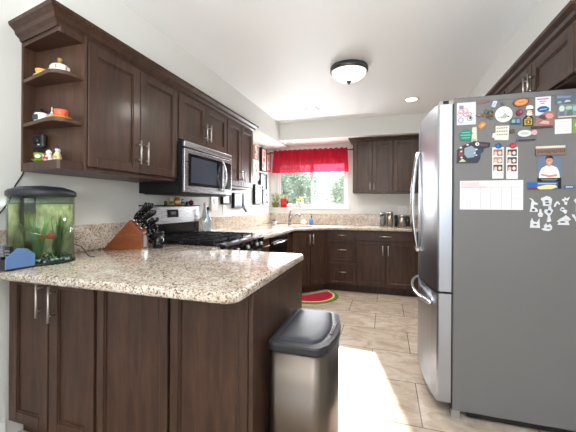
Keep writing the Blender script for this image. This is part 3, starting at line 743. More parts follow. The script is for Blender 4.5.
for k in range(420):
    a, q = rnd.uniform(0, 2 * PI), math.sqrt(rnd.random()) * (AR - .014)
    g.ball((AX + q * math.cos(a), AY + q * math.sin(a), .926 + rnd.uniform(0, .012)), .0055, col(rnd.choice([(70, 176, 196), (32, 60, 110), (226, 240, 240), (20, 30, 48)]), .4), n=5)
tag(g.build('aquarium_gravel'), 'blue and white gravel on the aquarium floor', 'gravel', kind='stuff')
def water_plant(lb, x, y, h, n, rgb, sp, seed, base=.935):
    rnd = random.Random(seed); m = col(rgb, .5); mb = MB()
    for k in range(n):
        a = rnd.uniform(0, 2 * PI); q = rnd.uniform(.2, 1) * sp; hh = h * rnd.uniform(.6, 1)
        t_ = bmesh.new(); L = []
        for j in range(7):
            v = j / 6; c = Vector((math.cos(a) * q * v + .006 * math.sin(v * 7 + k), math.sin(a) * q * v, hh * v)); w_ = .007 * (1 - v * v) + .0008
            n_ = Vector((-math.sin(a + .8), math.cos(a + .8), 0)) * w_
            L.append((t_.verts.new(c - n_), t_.verts.new(c + n_)))
        for A, B in zip(L, L[1:]): t_.faces.new((A[0], A[1], B[1], B[0]))
        mb.merge(t_, m, True)
    tag(mb.build('water_plant', loc=(x, y, base)), lb, 'plant')
water_plant('bright green ribbon plant in the middle of the aquarium', AX + .02, AY - .03, .23, 34, (110, 160, 84), .05, 1)
water_plant('low dark green plant at right of the aquarium', AX + .075, AY + .02, .12, 26, (66, 100, 52), .04, 2)
water_plant('brownish green plant at left of the aquarium', AX - .065, AY - .02, .24, 34, (112, 118, 62), .045, 3)
water_plant('olive green plant at the back of the aquarium', AX + .03, AY + .065, .24, 30, (96, 128, 66), .045, 5)
fi = thing('fish', 'small red orange fish at the right side of the aquarium', 'fish', (AX + .112, AY - .038, 1.05), R(60))
ofm = col((206, 84, 40), .35)
MB().lathe([(0, -.026), (.006, -.018), (.0115, 0), (.009, .014), (.003, .022), (0, .023)], n=14, m=ofm, mtx=Matrix.Rotation(R(90), 4, 'Y') @ Matrix.Diagonal((1.3, .6, 1, 1))).build('body', parent=fi)
MB().prism([(-.02, 0), (-.045, .018), (-.038, 0), (-.045, -.018)], -.001, .001, ofm, 'y').build('tail', parent=fi)
MB().prism([(.008, .012), (-.006, .024), (-.012, .010)], -.001, .001, ofm, 'y').build('fin', parent=fi)
# aquarium cable
tag(MB().tube([(XL + .006, 1.215, 1.392), (XL + .006, 1.20, 1.36), (XL + .008, 1.17, 1.31), (XL + .008, 1.155, 1.27), (XL + .008, 1.14, 1.22), (XL + .008, 1.10, 1.165), (XL + .008, 1.06, 1.14), (XL + .008, 1.0, 1.09), (XL + .028, .98, 1.0)], .0035, MBLACK, 8).build('power_cable'),
    'thin black cable running down the wall beside the aquarium', 'cable')
tag(MB().tube([(AX + .13, AY + .075, 1.0), (AX + .15, AY + .10, .985), (AX + .145, AY + .13, .95), (AX + .13, AY + .16, .925), (AX + .16, AY + .175, .918)], .0025, MBLACK, 8).build('power_cable'),
    'short black cable curling on counter right of the aquarium', 'cable')

# ---------------- remote organiser
og = thing('desk_organizer', 'black organizer box with blue arched end panel in front of aquarium', 'organizer', (-1.60, .972, .912), R(-3))
BLU = col((90, 124, 172), .5)
MB().prism([(0, .008), (.118, .008), (.118, .062), (.085, .092), (.045, .098), (.0, .055)], -.008, .0, BLU, 'x', bev=.001).build('end_panel', parent=og)
ob = MB().box(-.21, -.009, .002, .08, .0, .008, MBLACK).box(-.21, -.009, .002, .008, .008, .048, MBLACK).box(-.21, -.009, .074, .08, .008, .075, MBLACK)
for x in (-.21, -.15, -.10, -.055): ob.box(x, x + .005, .008, .074, .008, .06, MBLACK)
ob.box(-.009, 0, .0, .118, 0, .008, MBLACK)
ob.build('tray', parent=og)
def remote(lb, x, y, z, tilt, L, rgb, rz):
    t = thing('remote_control', lb, 'remote', (x, y, z), rz)
    mtx = Matrix.Rotation(R(tilt), 4, 'X')
    MB().box(-.018, .018, -.008, .008, 0, L, col(rgb, .35), .003, mtx=mtx).build('body', parent=t)
    b_ = MB()
    for i in range(4):
        for j in (-1, 0, 1): b_.box(j * .01 - .003, j * .01 + .003, -.0095, -.008, L - .025 - i * .014, L - .018 - i * .014, col((150, 152, 158)), mtx=mtx)
    b_.build('buttons', parent=t)
remote('black remote control standing in the organizer nearest the blue panel', -1.632, 1.012, .9215, 6, .10, (30, 31, 34), R(2))
remote('grey remote control standing in the middle of the organizer', -1.682, 1.018, .9215, 8, .105, (112, 116, 124), R(0))
remote('black remote control at the wall end of the organizer', -1.737, 1.014, .9215, 6, .115, (24, 24, 28), R(-4))

# ---------------- knife block
KB = (-1.80, 1.66, .912); KR = R(YAW)
kt = thing('knife_block', 'slanted orange brown wooden knife block on the counter', 'knife block', KB, KR)
MB().prism([(0, 0), (.255, 0), (.255, .112), (.175, .196)], 0, .105, BLOCKW, 'y', bev=.002).build('block', parent=kt)
MB().box(.256, .2575, .03, .075, .012, .09, col((200, 196, 188), .3)).build('label_plate', parent=kt)
fd = Vector((.08, 0, -.084)).normalized(); fn = Vector((.084, 0, .08)).normalized()
Mk = Matrix.Translation(KB) @ Matrix.Rotation(KR, 4, 'Z')
def knife(s_, y, L, spread, lift, seed):
    p = Vector((.175, 0, .196)) + fd * s_ + Vector((0, y, 0)) + fn * .003
    t = thing('kitchen_knife', 'black handled kitchen knife standing in the wooden knife block', 'knife', Mk @ p, 0, 'knives in the knife block')
    d = (Mk.to_3x3() @ (fn + Vector((spread * .3, spread, lift)))).normalized(); rnd = random.Random(seed)
    s = Mk.to_3x3() @ Vector((0, 1, 0)); dn = d.cross(s).normalized()
    MB().cyl(Vector((0, 0, 0)), d * .02, .008, .009, 10, CHROME).build('bolster', parent=t)
    pts = [d * (.018 + L * k / 6) + dn * (.006 * math.sin(k * 1.0)) for k in range(7)]
    MB().tube(pts, [.010, .012, .0115, .011, .0115, .013, .010], BLACK, 10).build('handle', parent=t)
    mb = MB()
    for q in (.045, .075, .1): mb.cyl(d * q - s * .0125, d * q + s * .0125, .0028, n=8, m=CHROME)
    mb.build('rivets', parent=t)
i = 0
for s_, row in ((.018, 3), (.052, 3), (.088, 2)):
    for r_ in range(row):
        y = .02 + r_ * (.065 / max(1, row - 1)); i += 1
        knife(s_, y, (.14, .12, .10)[int(s_ * 28)], (r_ - 1) * .10, (.25, .10, -.1)[int(s_ * 28)], i)
p = Mk @ Vector((.268, .05, .07))
t = thing('kitchen_scissors', 'black handled kitchen scissors hanging at the right of knife block', 'scissors', p, KR)
for dz, dx_ in ((0, .03), (.035, .045)):
    MB().tube([(dx_ + .028 * math.cos(a * PI / 8), 0, .03 + dz + .036 * math.sin(a * PI / 8)) for a in range(17)], .0065, BLACK, 8).build('finger_loop', parent=t)
MB().box(-.008, .02, -.003, .003, .02, .034, CHROME, .001).build('blade', parent=t)
t = thing('utensil_crock', 'small black canister between knife block and range', 'canister', tuple(Mk @ Vector((.335, .08, 0))))
MB().lathe([(0, 0), (.034, 0), (.036, .004), (.036, .10), (.033, .10), (.032, .01), (0, .01)], n=24, m=BLACK).build('body', parent=t)
MB().lathe([(.0, .10), (.037, .10), (.037, .112), (.01, .118), (0, .118)], n=24, m=MBLACK).build('lid', parent=t)

# ---------------- bottle beside range and jars on the backguard
t = thing('glass_bottle', 'tall clear glass bottle with black stopper right of the range', 'bottle', (-1.745, 2.875, .912))
MB().lathe([(0, 0), (.03, 0), (.033, .006), (.033, .13), (.026, .165), (.012, .20), (.011, .25), (0, .25)], n=24, m=pm('bottle_clear', (214, 226, 232), .06, trans=.7)).build('body', parent=t)
MB().lathe([(.013, .25), (.015, .262), (.013, .275), (0, .278)], n=16, m=MBLACK).build('stopper', parent=t)
t = thing('pepper_mill', 'small clear and black pepper mill standing by the glass bottle', 'pepper mill', (-1.80, 2.90, .912))
MB().lathe([(0, 0), (.026, 0), (.028, .01), (.024, .12), (.026, .17), (0, .17)], n=20, m=pm('bottle_clear', (214, 226, 232), .06, trans=.7)).build('body', parent=t)
MB().lathe([(.026, .17), (.03, .19), (.022, .23), (.012, .26), (.014, .30), (.008, .325), (0, .327)], n=20, m=col((206, 210, 214), .2)).build('cap', parent=t)
JZ = 1.2085; JX = -1.835
def jar(lb, y, r_, h, c1, c2, band):
    t = thing('spice_jar', lb, 'jar', (JX, y, JZ), 0, 'spice jars on the range')
    MB().lathe([(0, 0), (r_, 0), (r_, h * .7), (r_ * .8, h * .8), (0, h * .8)], n=18, m=c1).build('body', parent=t)
    MB().lathe([(r_ * .8, h * .8), (r_ * .82, h), (0, h)], n=16, m=c2).build('lid', parent=t)
    if band: MB().lathe([(r_ + .0006, h * .2), (r_ + .0006, h * .55), (r_ * .9, h * .55), (r_ * .9, h * .2)], n=18, m=band).build('label_band', parent=t)
jar('tiny dark green jar leftmost on top of the range', 2.33, .014, .035, col((70, 90, 60), .3), MBLACK, None)
jar('yellow and white shaker beside the tiny green jar on the range', 2.41, .018, .062, col((230, 214, 150), .3), GLOSSW, col((120, 130, 80)))
jar('orange spice jar, the largest on top of the range', 2.495, .025, .075, col((226, 118, 40), .3), col((232, 140, 60), .4), col((246, 226, 196)))
jar('white shaker with green band right of the orange jar', 2.575, .016, .06, GLOSSW, col((150, 160, 150)), col((110, 140, 96)))
jar('small dark shaker right of the white one on the range', 2.645, .013, .035, col((60, 60, 66), .3), MBLACK, None)
t = thing('egg_timer', 'round dark red kitchen timer on the right of the range top', 'timer', (JX, 2.71, JZ))
MB().lathe([(0, 0), (.012, 0), (.023, .012), (.026, .025), (.022, .04), (.008, .05), (0, .05)], n=20, m=col((132, 24, 44), .3)).build('body', parent=t)
MB().lathe([(.004, .05), (.003, .06), (0, .061)], n=8, m=col((60, 90, 50))).build('stem', parent=t)

# ---------------- things on the left wall
def wallthing(name, lb, cat, y0, y1, z0, z1, group=None):
    return thing(name, lb, cat, (XL, (y0 + y1) / 2, (z0 + z1) / 2), L90, group), (y1 - y0) / 2, (z1 - z0) / 2
def frame(lb, y0, y1, z0, z1, fc, mat_c, blobs, bw=.02, th=.03):
    t, a, b_ = wallthing('picture_frame', lb, 'picture', y0, y1, z0, z1, 'framed pictures on the left wall')
    f = MB()
    f.box(-a, -a + bw, -th, -.001, -b_, b_, fc, .002, 1).box(a - bw, a, -th, -.001, -b_, b_, fc, .002, 1).box(-a + bw, a - bw, -th, -.001, -b_, -b_ + bw, fc, .002, 1).box(-a + bw, a - bw, -th, -.001, b_ - bw, b_, fc, .002, 1)
    f.build('frame', parent=t)
    p = MB().box(-a + bw, a - bw, -th + .012, -.001, -b_ + bw, b_ - bw, mat_c)
    rnd = random.Random(int(y0 * 100))
    for k, c in enumerate(blobs):
        cx, cz = rnd.uniform(-.45, .45) * (a - bw), (k + .5 - len(blobs) / 2) / len(blobs) * 1.7 * (b_ - bw)
        p.prism(ell(cx, cz, (a - bw) * .42, (b_ - bw) * .7 / len(blobs), 12), -th + .0105, -th + .012, c, 'y')
    p.build('picture', parent=t)
GP = lambda c: col(c, .12)
pk, dk = GP((226, 150, 150)), GP((60, 66, 84))
frame('pale picture with red flecks, top left of the wall group, next to cabinets', 4.29, 4.44, 1.89, 2.10, GP((200, 160, 150)), GP((232, 214, 204)), [pk, redc, GP((220, 180, 170))], .012)
frame('white picture with grey writing-like marks below the top left picture', 4.27, 4.46, 1.59, 1.86, GLOSSW, GP((226, 222, 218)), [GP((190, 186, 184)), GP((200, 150, 150)), GP((170, 170, 176))], .015)
frame('tall pink picture with black side edge in the middle of wall group', 4.53, 4.74, 1.74, 2.10, MBLACK, GP((240, 214, 210)), [pk, GP((214, 110, 120)), pk], .012, .05)
frame('tall red framed picture with white figure nearest the curtain', 4.78, 4.97, 1.76, 2.06, col((190, 30, 50), .3), GP((238, 232, 232)), [GP((200, 190, 210)), pk], .022)
frame('dark blue grey framed picture below the tall pink picture', 4.50, 4.78, 1.45, 1.71, MBLACK, GP((96, 106, 124)), [GP((130, 140, 160)), dk], .022, .045)
frame('black framed picture with rounded pale figure low near the corner', 4.28, 4.60, 1.22, 1.52, MBLACK, GP((120, 126, 138)), [GP((176, 178, 184))], .022, .05)
frame('white patterned picture lowest in the corner beside the plants', 4.68, 4.90, 1.20, 1.44, GLOSSW, GP((214, 214, 216)), [dk, GP((150, 150, 160)), dk], .015)
frame('black framed picture under the wall cabinet beside the shield plaque', 3.62, 3.90, 1.17, 1.37, MBLACK, GP((140, 156, 186)), [GP((176, 186, 206))], .022, .045)
frame('small dark framed picture below the cabinet, left of the black one', 3.34, 3.54, 1.22, 1.36, MBLACK, GP((150, 166, 192)), [], .016, .04)
t, a, b_ = wallthing('shield_plaque', 'pointed silver shield plaque with dark rim under the wall cabinet', 'plaque', 3.93, 4.17, 1.11, 1.38)
shp = [(-a, b_ * .8), (-a * .6, b_), (a * .6, b_), (a, b_ * .8), (a * .95, -b_ * .1), (a * .6, -b_ * .6), (0, -b_), (-a * .6, -b_ * .6), (-a * .95, -b_ * .1)]
MB().prism(shp, -.018, -.001, DGREY, 'y').build('rim', parent=t)
MB().prism([(x * .86, z * .88) for x, z in shp], -.024, -.018, col((188, 190, 194), .25), 'y').build('face', parent=t)
t, a, b_ = wallthing('wall_plaque', 'white plaque with grey heart beside the range top', 'plaque', 3.12, 3.27, 1.14, 1.37)
MB().box(-a, a, -.012, -.001, -b_, b_, GLOSSW, .003).build('board', parent=t)
hp = [(.0, -.035), (.032, .0), (.034, .018), (.02, .03), (.006, .026), (0, .016), (-.006, .026), (-.02, .03), (-.034, .018), (-.032, 0)]
MB().prism(hp, -.016, -.012, col((176, 178, 184), .3), 'y').build('heart', parent=t)
def outlet(lb, loc, rz, wd=.075, n=1):
    t = thing('wall_outlet', lb, 'outlet', loc, rz)
    MB().box(-wd / 2, wd / 2, -.006, -.0005, -.06, .06, PLATE, .002).build('plate', parent=t)
    for q in range(n):
        x = (q - (n - 1) / 2) * .046; g = MB()
        for z in (-.022, .022):
            g.box(x - .015, x + .015, -.008, -.006, z - .014, z + .014, WHITE, .002)
            for dx_ in (-.006, .006): g.box(x + dx_ - .001, x + dx_ + .001, -.0085, -.008, z - .004, z + .006, MBLACK)
        g.build('socket', parent=t)
outlet('white outlet plate on the left wall between range and sink', (XL, 3.43, 1.155), L90)
outlet('double white outlet plate on far wall above the canisters', (.235, YF, 1.15), 0, .125, 2)

# ---------------- window sill plants
SZ = 1.175
def leafy(mb, n, rx, ry, h0, h1, cols, size, seed):
    rnd = random.Random(seed)
    for k in range(n):
        a = rnd.uniform(0, 2 * PI); q = math.sqrt(rnd.random()); z = rnd.uniform(h0, h1)
        c = Vector((math.cos(a) * q * rx, math.sin(a) * q * ry, z)); d = Vector((math.cos(a) * .7, math.sin(a) * .7, rnd.uniform(.1, 1))).normalized() * size * rnd.uniform(.7, 1.2)
        n_ = d.cross(Vector((rnd.uniform(-1, 1), rnd.uniform(-1, 1), 1))).normalized() * size * .38
        t_ = bmesh.new(); t_.faces.new([t_.verts.new(p) for p in (c - d, c + n_ * .8 - d * .1, c + d, c - n_ * .8 - d * .1)])
        mb.merge(t_, rnd.choice(cols))
    return mb
def pot(mb, r0, r1, h, m): return mb.lathe([(0, 0), (r0, 0), (r0 + (r1 - r0) * .8, h * .8), (r1, h * .82), (r1, h), (r1 - .006, h), (r1 - .008, h * .85), (0, h * .85)], n=24, m=m)
g1, g2, g3 = col((120, 168, 58)), col((176, 196, 84)), col((86, 132, 52))
t = thing('potted_plant', 'leafy yellow green plant in an olive pot at left of window sill', 'plant', (-1.772, 5.035, SZ))
pot(MB(), .046, .060, .085, col((108, 116, 44), .4)).build('pot', parent=t)
st = MB()
for k in range(7): st.tube([(0, 0, .06), (.02 * math.cos(k * .9), .02 * math.sin(k * .9), .11), (.05 * math.cos(k * .9), .03 * math.sin(k * .9), .155)], .0025, col((150, 70, 60)), 6)
st.build('stems', parent=t)
leafy(MB(), 130, .085, .05, .09, .235, [g1, g2, g2, g3], .019, 1).build('foliage', parent=t)
t = thing('potted_plant', 'small flowering plant in a bright red pot on the window sill', 'plant', (-1.628, 5.04, SZ))
pot(MB(), .048, .056, .15, col((186, 26, 36), .3)).build('pot', parent=t)
leafy(MB(), 80, .10, .045, .145, .215, [g2, g1, col((236, 220, 190))], .015, 2).build('foliage', parent=t)
t = thing('potted_plant', 'orange and white flowers in a white pot on the window sill', 'plant', (-1.345, 5.035, SZ))
pot(MB(), .045, .058, .09, GLOSSW).build('pot', parent=t)
leafy(MB(), 70, .075, .04, .095, .165, [g2, g1], .014, 3).build('foliage', parent=t)
leafy(MB(), 60, .085, .04, .12, .18, [col((236, 150, 80)), col((246, 236, 220))], .012, 4).build('flowers', parent=t)
t = thing('dog_figurine', 'small brown and white dog figurine between red and white pots', 'figurine', (-1.515, 5.02, SZ))
t.scale = (1.25, 1.25, 1.25)
br_ = col((96, 54, 42)); 
MB().lathe([(0, -.03), (.016, -.02), (.018, .01), (.014, .03), (0, .035)], (0, 0, .038), 14, GLOSSW, mtx=Matrix.Rotation(R(90), 4, 'Y')).build('body', parent=t)
lg = MB()
for x in (-.022, .022):
    for y in (-.009, .009): lg.cyl((x, y, 0), (x, y, .034), .006, n=8, m=GLOSSW)
lg.build('legs', parent=t)
MB().ball((-.034, 0, .066), .017, br_, (1.15, .9, .9)).ball((-.05, 0, .06), .008, GLOSSW).lathe([(.007, 0), (.003, .016), (0, .017)], (-.03, -.01, .076), 8, br_).lathe([(.007, 0), (.003, .016), (0, .017)], (-.03, .01, .076), 8, br_).cyl((-.022, 0, .045), (-.03, 0, .062), .009, n=8, m=br_).build('head', parent=t)
MB().tube([(.03, 0, .045), (.044, 0, .058), (.048, 0, .075)], [.004, .003, .002], br_).build('tail', parent=t)

# ---------------- sink side things
CZ = .912
t = thing('soap_dispenser', 'blue liquid soap bottle with black pump right of the faucet', 'soap bottle', (-1.105, 4.83, CZ + .001))
MB().lathe([(0, 0), (.03, 0), (.034, .006), (.034, .07), (.026, .095), (.011, .105), (0, .105)], n=20, m=pm('blue_soap', (86, 128, 178), .1, coat=.5)).build('body', parent=t)
MB().cyl((0, 0, .105), (0, 0, .135), .011, n=12, m=BLACK).cyl((0, 0, .135), (0, 0, .152), .004, n=8, m=BLACK).box(-.03, .012, -.007, .007, .150, .162, BLACK, .003).build('pump', parent=t)
t = thing('sponge_holder', 'cream round sponge holder between faucet and soap bottle', 'holder', (-1.235, 4.84, CZ + .001))
MB().lathe([(0, 0), (.036, 0), (.046, .018), (.044, .045), (.03, .06), (.026, .056), (0, .05)], n=22, m=col((236, 228, 214), .3)).build('bowl', parent=t)
MB().ball((0, 0, .066), .026, col((226, 214, 190)), (1, .8, .6)).build('sponge', parent=t)
t = thing('steel_tumbler', 'small steel tumbler on the counter left of the faucet', 'tumbler', (-1.60, 4.52, CZ + .001))
MB().lathe([(0, 0), (.026, 0), (.032, .07), (.029, .07), (.024, .006), (0, .006)], n=20, m=STEEL).build('body', parent=t)
MB().lathe([(.029, .07), (.045, .073), (.045, .078), (0, .082)], n=20, m=DGREY).build('lid', parent=t)
t = thing('sponge_dish', 'flat white dish on the counter left of the sink', 'dish', (-1.44, 4.18, CZ + .001), R(60))
MB().box(-.07, .07, -.035, .035, 0, .008, GLOSSW, .003).box(-.06, .06, -.028, .028, .008, .012, WHITE, .002).build('tray', parent=t)

# ---------------- canisters
def canister(lb, x, y, r_, h, m, lidm, glass=False):
    t = thing('canister', lb, 'canister', (x, y, CZ + .0005), 0, 'canisters on the far counter')
    if glass:
        MB().lathe([(0, 0), (r_, 0), (r_, h * .86), (r_ * .93, h * .86), (r_ * .93, .008), (0, .008)], n=28, m=CLEAR).build('body', parent=t)
        MB().lathe([(0, .009), (r_ * .9, .009), (r_ * .9, h * .7), (0, h * .7)], n=28, m=m).build('contents', parent=t)
    else: MB().lathe([(0, 0), (r_, 0), (r_, h * .86), (0, h * .86)], n=28, m=m).build('body', parent=t)
    MB().lathe([(r_ * .98, h * .86), (r_ * 1.02, h * .88), (r_ * 1.02, h * .95), (r_ * .6, h * .98), (0, h * .98)], n=28, m=lidm).ball((0, 0, h * .99), .008, lidm).build('lid', parent=t)
canister('clear glass canister leftmost in the row under the far cabinets', -.042, 4.93, .042, .205, col((214, 188, 172)), CHROME, True)
canister('tall stainless canister second from left in the row', .06, 4.93, .045, .22, STEELV, STEEL)
canister('slim black canister between the tall steel and the wide steel ones', .148, 4.95, .022, .165, MBLACK, MBLACK)
canister('wide stainless canister right of the slim black one', .23, 4.92, .05, .175, STEELV, STEEL)
canister('dark bronze canister right of the wide steel one', .305, 4.96, .028, .15, DGREY, MBLACK)
canister('small stainless canister rightmost, next to the fridge handle', .365, 4.92, .036, .15, STEELV, STEEL)

# ---------------- bin
bx = thing('trash_bin', 'tall stainless bin with dark grey lid beside the peninsula end', 'bin', (-.335, 1.42, 0))
def binpoly(g, r_=.045):
    x0, x1, y0, y1 = -.122 - g, .10 + g, -.20 - g, .25 + g
    pts = circ(x0 + .03, y1 - .03, .03, 90, 180, 5) + circ(x0 + .03, y0 + .03, .03, 180, 270, 5) + circ(x1 - r_, y0 + r_, r_, -90, -20, 6)
    pts += [(x1 + .034 * (1 - (k / 5) ** 2), (y1 - r_) * k / 5 * .93) for k in range(-4, 5)]
    return pts + circ(x1 - r_, y1 - r_, r_, 20, 90, 6)
def smooth_prism(mb, poly, z0, z1, m, bev=0):
    mb.prism(poly, z0, z1, m)
    for f in mb.bm.faces: f.smooth = abs(f.normal.z) < .5
    return mb
smooth_prism(MB(), binpoly(.002), 0, .025, MBLACK).build('base', parent=bx)
smooth_prism(MB(), binpoly(0), .025, .622, BINS).build('body', parent=bx)
b_ = MB(); P0 = binpoly(.006)
t_ = bmesh.new(); rings = []
for g, z in ((.003, .622), (.007, .623), (.008, .646), (.005, .653), (-.014, .656)):
    rings.append([t_.verts.new((x, y, z)) for x, y in binpoly(g)])
for A, B in zip(rings, rings[1:]):
    for k in range(len(A)): t_.faces.new((A[k], A[(k + 1) % len(A)], B[(k + 1) % len(A)], B[k]))
t_.faces.new(rings[-1]); t_.faces.new(rings[0][::-1])
b_.merge(t_, pm('bin_rim', (40, 41, 46), .38), False); b_.build('rim', parent=bx)
b_ = MB(); t_ = bmesh.new(); rings = []
for g, z in ((-.030, .656), (-.032, .661), (-.045, .666), (-.075, .668)):
    rings.append([t_.verts.new((-.004 + (x + .004) * (1 + g * 7.5), .02 + (y - .02) * (1 + g * 4.2), z)) for x, y in binpoly(0)])
for A, B in zip(rings, rings[1:]):
    for k in range(len(A)): t_.faces.new((A[k], A[(k + 1) % len(A)], B[(k + 1) % len(A)], B[k]))
t_.faces.new(rings[-1])
b_.merge(t_, LIDM, True); b_.build('lid', parent=bx)
MB().box(.106, .120, -.06, .08, .6555, .659, BLACK, .001).build('sensor_strip', parent=bx)

# ---------------- mat
mt_ = thing('kitchen_mat', 'half round watermelon mat on the floor in front of sink', 'mat', (-.975, 4.185, 0), ang)
def half(r_, off=0): return [(-r_, -off)] + circ(0, -off, r_, 180, 360, 28)[1:-1] + [(r_, -off)]
MB().prism(half(.385), .001, .007, col((112, 138, 58), .9)).build('rind', parent=mt_)
MB().prism(half(.335), .007, .0085, col((232, 222, 170), .9)).build('white_rind', parent=mt_)
MB().prism(half(.31), .0085, .010, col((190, 32, 56), .9)).build('flesh', parent=mt_)
sd = MB()
for x, y in ((-.22, -.05), (-.13, -.11), (-.04, -.05), (.05, -.12), (.13, -.05), (.22, -.09), (-.16, -.2), (-.05, -.2), (.03, -.24), (.13, -.2), (-.24, -.13), (.2, -.16)):
    sd.prism(ell(x, y, .012, .02, 10), .010, .011, MBLACK)
sd.build('seeds', parent=mt_)

# ================================================================ fridge side magnets and papers
FY = FY0 - .0005
def magnet(name, lb, cat, x, z, group='magnets on the fridge side'):
    return thing(name, lb, cat, (x, FY, z), 0, group)
def q(mb, x0, x1, z0, z1, m, y=.002, y0=0): return mb.box(x0, x1, -y, -y0, z0, z1, m)
PAP = col((236, 236, 236), .6); GRYL = col((126, 128, 138)); PINKP = col((232, 204, 208))
# calendar
t = magnet('wall_calendar', 'large white weekly planner sheet with pink header on the fridge', 'planner', .556, 1.276)
q(MB(), -.153, .153, -.081, .081, PAP, .003).build('sheet', parent=t)
q(q(MB(), -.148, -.055, .052, .077, PINKP, .0036, .003), -.148, -.02, .044, .052, PINKP, .0036, .003).build('header', parent=t)
g = q(MB(), -.148, .148, .0425, .044, GRYL, .0036, .003)
for x in (-.098, -.05, .0, .05, .098): q(g, x - .0006, x + .0006, -.076, .042, GRYL, .0036, .003)
q(g, .098, .148, -.018, -.0168, GRYL, .0036, .003)
g.build('grid_lines', parent=t)
# photo strips
for lb, x, z, mc, cs in (('photo booth strip with brown pictures held by a blue magnet', .590, 1.455, (44, 98, 176), [(150, 96, 78), (176, 140, 120), (84, 50, 44)]),
                         ('photo booth strip with black pictures held by a red magnet', .657, 1.452, (214, 62, 74), [(48, 50, 40), (60, 62, 76), (96, 58, 66)])):
    t = magnet('photo_strip', lb, 'photo strip', x, z)
    q(MB(), -.027, .027, -.088, .085, PAP, .0012).build('paper', parent=t)
    p = MB()
    for k in range(3):
        zc = .055 - k * .042; q(p, -.022, .022, zc - .018, zc + .018, col(cs[k], .35), .0016, .0012)
        for j, dx_ in enumerate((-.011, .009)): p.prism(ell(dx_, zc - .002, .008, .010, 12), -.002, -.0016, col(((224, 186, 164), (236, 216, 200))[j], .35), 'y')
        q(p, -.02, -.004, zc - .018, zc - .011, col((236, 232, 230), .35), .002, .0016)
    p.build('pictures', parent=t)
    q(q(MB(), -.012, .012, -.058, -.0572, GRYL, .0016, .0012), -.015, .015, -.072, -.0712, GRYL, .0016, .0012).build('caption_marks', parent=t)
    m2 = magnet('round_magnet', ('blue' if mc[0] < 100 else 'red') + ' round magnet holding a photo strip', 'magnet', x + .002, z + .092)
    MB().lathe([(0, 0), (.015, 0), (.0155, .006), (.012, .010), (0, .011)], n=24, m=col(mc, .3), mtx=Matrix.Rotation(R(90), 4, 'X')).build('cap', parent=m2)
    m2.location.y = FY - .0013
# chef portrait
t = magnet('portrait_photo', 'photo of a smiling person in a white shirt with crossed arms', 'photo', .826, 1.402)
q(MB(), -.053, .053, -.094, .094, col((104, 120, 146), .3), .0015).build('print', parent=t)
p = MB(); SK = col((206, 150, 122), .4); HR = col((36, 28, 28)); WS = col((236, 236, 238), .4)
p.prism([(-.046, -.05), (-.044, -.01), (-.034, .016), (-.012, .030), (.012, .030), (.034, .018), (.044, -.008), (.048, -.05)], -.002, -.0015, WS, 'y')
p.prism([(-.007, .024), (.007, .024), (.007, .04), (-.007, .04)], -.0023, -.002, SK, 'y')
p.prism(ell(0, .054, .0155, .021), -.0026, -.0023, SK, 'y')
p.prism([(-.017, .056), (-.017, .070), (-.010, .081), (.008, .082), (.017, .072), (.017, .056), (.012, .067), (-.010, .068)], -.0029, -.0026, HR, 'y')
p.prism([(-.036, -.012), (.0, -.022), (.034, -.016), (.036, -.028), (.0, -.033), (-.036, -.022)], -.0024, -.002, SK, 'y')
q(p, -.007, -.003, .055, .0565, HR, .0029, .0026); q(p, .003, .007, .055, .0565, HR, .0029, .0026)
q(p, -.005, .005, .0425, .0445, WS, .0029, .0026)
p.build('person_picture', parent=t)
q(MB(), -.053, .053, -.094, -.036, MBLACK, .0028, .0015).build('caption_band', parent=t)
q(q(MB(), -.036, .036, -.0445, -.042, col((180, 180, 180)), .0031, .0028), -.03, .03, -.0515, -.050, col((170, 170, 170)), .0031, .0028).build('caption_marks', parent=t)
t = magnet('wooden_bar_magnet', 'weathered wooden bar magnet on top of the portrait photo', 'magnet', .828, 1.509)
MB().box(-.066, .066, -.012, -.002, -.024, .012, col((134, 108, 98)), .002).build('bar', parent=t)
MB().box(-.066, .064, -.014, -.002, .013, .025, col((226, 214, 198)), .002).build('ledge', parent=t)
mk = MB()
rnd = random.Random(3)
for k in range(14): xx = -.058 + k * .0088; mk.box(xx, xx + .005, -.013, -.012, -.015 + rnd.uniform(0, .008), .004, col((92, 72, 66)))
mk.build('carving', parent=t)
t = magnet('postcard', 'blue and yellow beach postcard strip below the portrait photo', 'postcard', .795, 1.324)
q(MB(), -.069, .069, -.021, .021, col((64, 102, 150), .3), .0035, .003).build('card', parent=t)
p = q(MB(), -.067, -.025, -.004, .019, col((26, 96, 176)), .004, .0035)
p.prism([(-.03, -.019), (-.02, -.004), (.02, .006), (.06, .004), (.066, -.008), (.04, -.018)], -.004, -.0035, col((238, 220, 160)), 'y')
p.prism([(-.068, -.02), (-.06, -.008), (-.03, -.006), (-.012, -.019)], -.0043, -.004, col((122, 62, 50)), 'y')
q(p, -.02, .062, .010, .014, col((180, 200, 220)), .004, .0035)
p.build('scene', parent=t)
t = magnet('name_magnet', 'small slate blue rectangular magnet at the right fridge edge', 'magnet', .914, 1.317)
q(MB(), -.023, .023, -.010, .010, col((74, 110, 140)), .004).build('plate', parent=t)
g = MB()
for k in range(6): q(g, -.015 + k * .005, -.0118 + k * .005, -.003, .003, PAP, .0045, .004)
g.build('marks', parent=t)
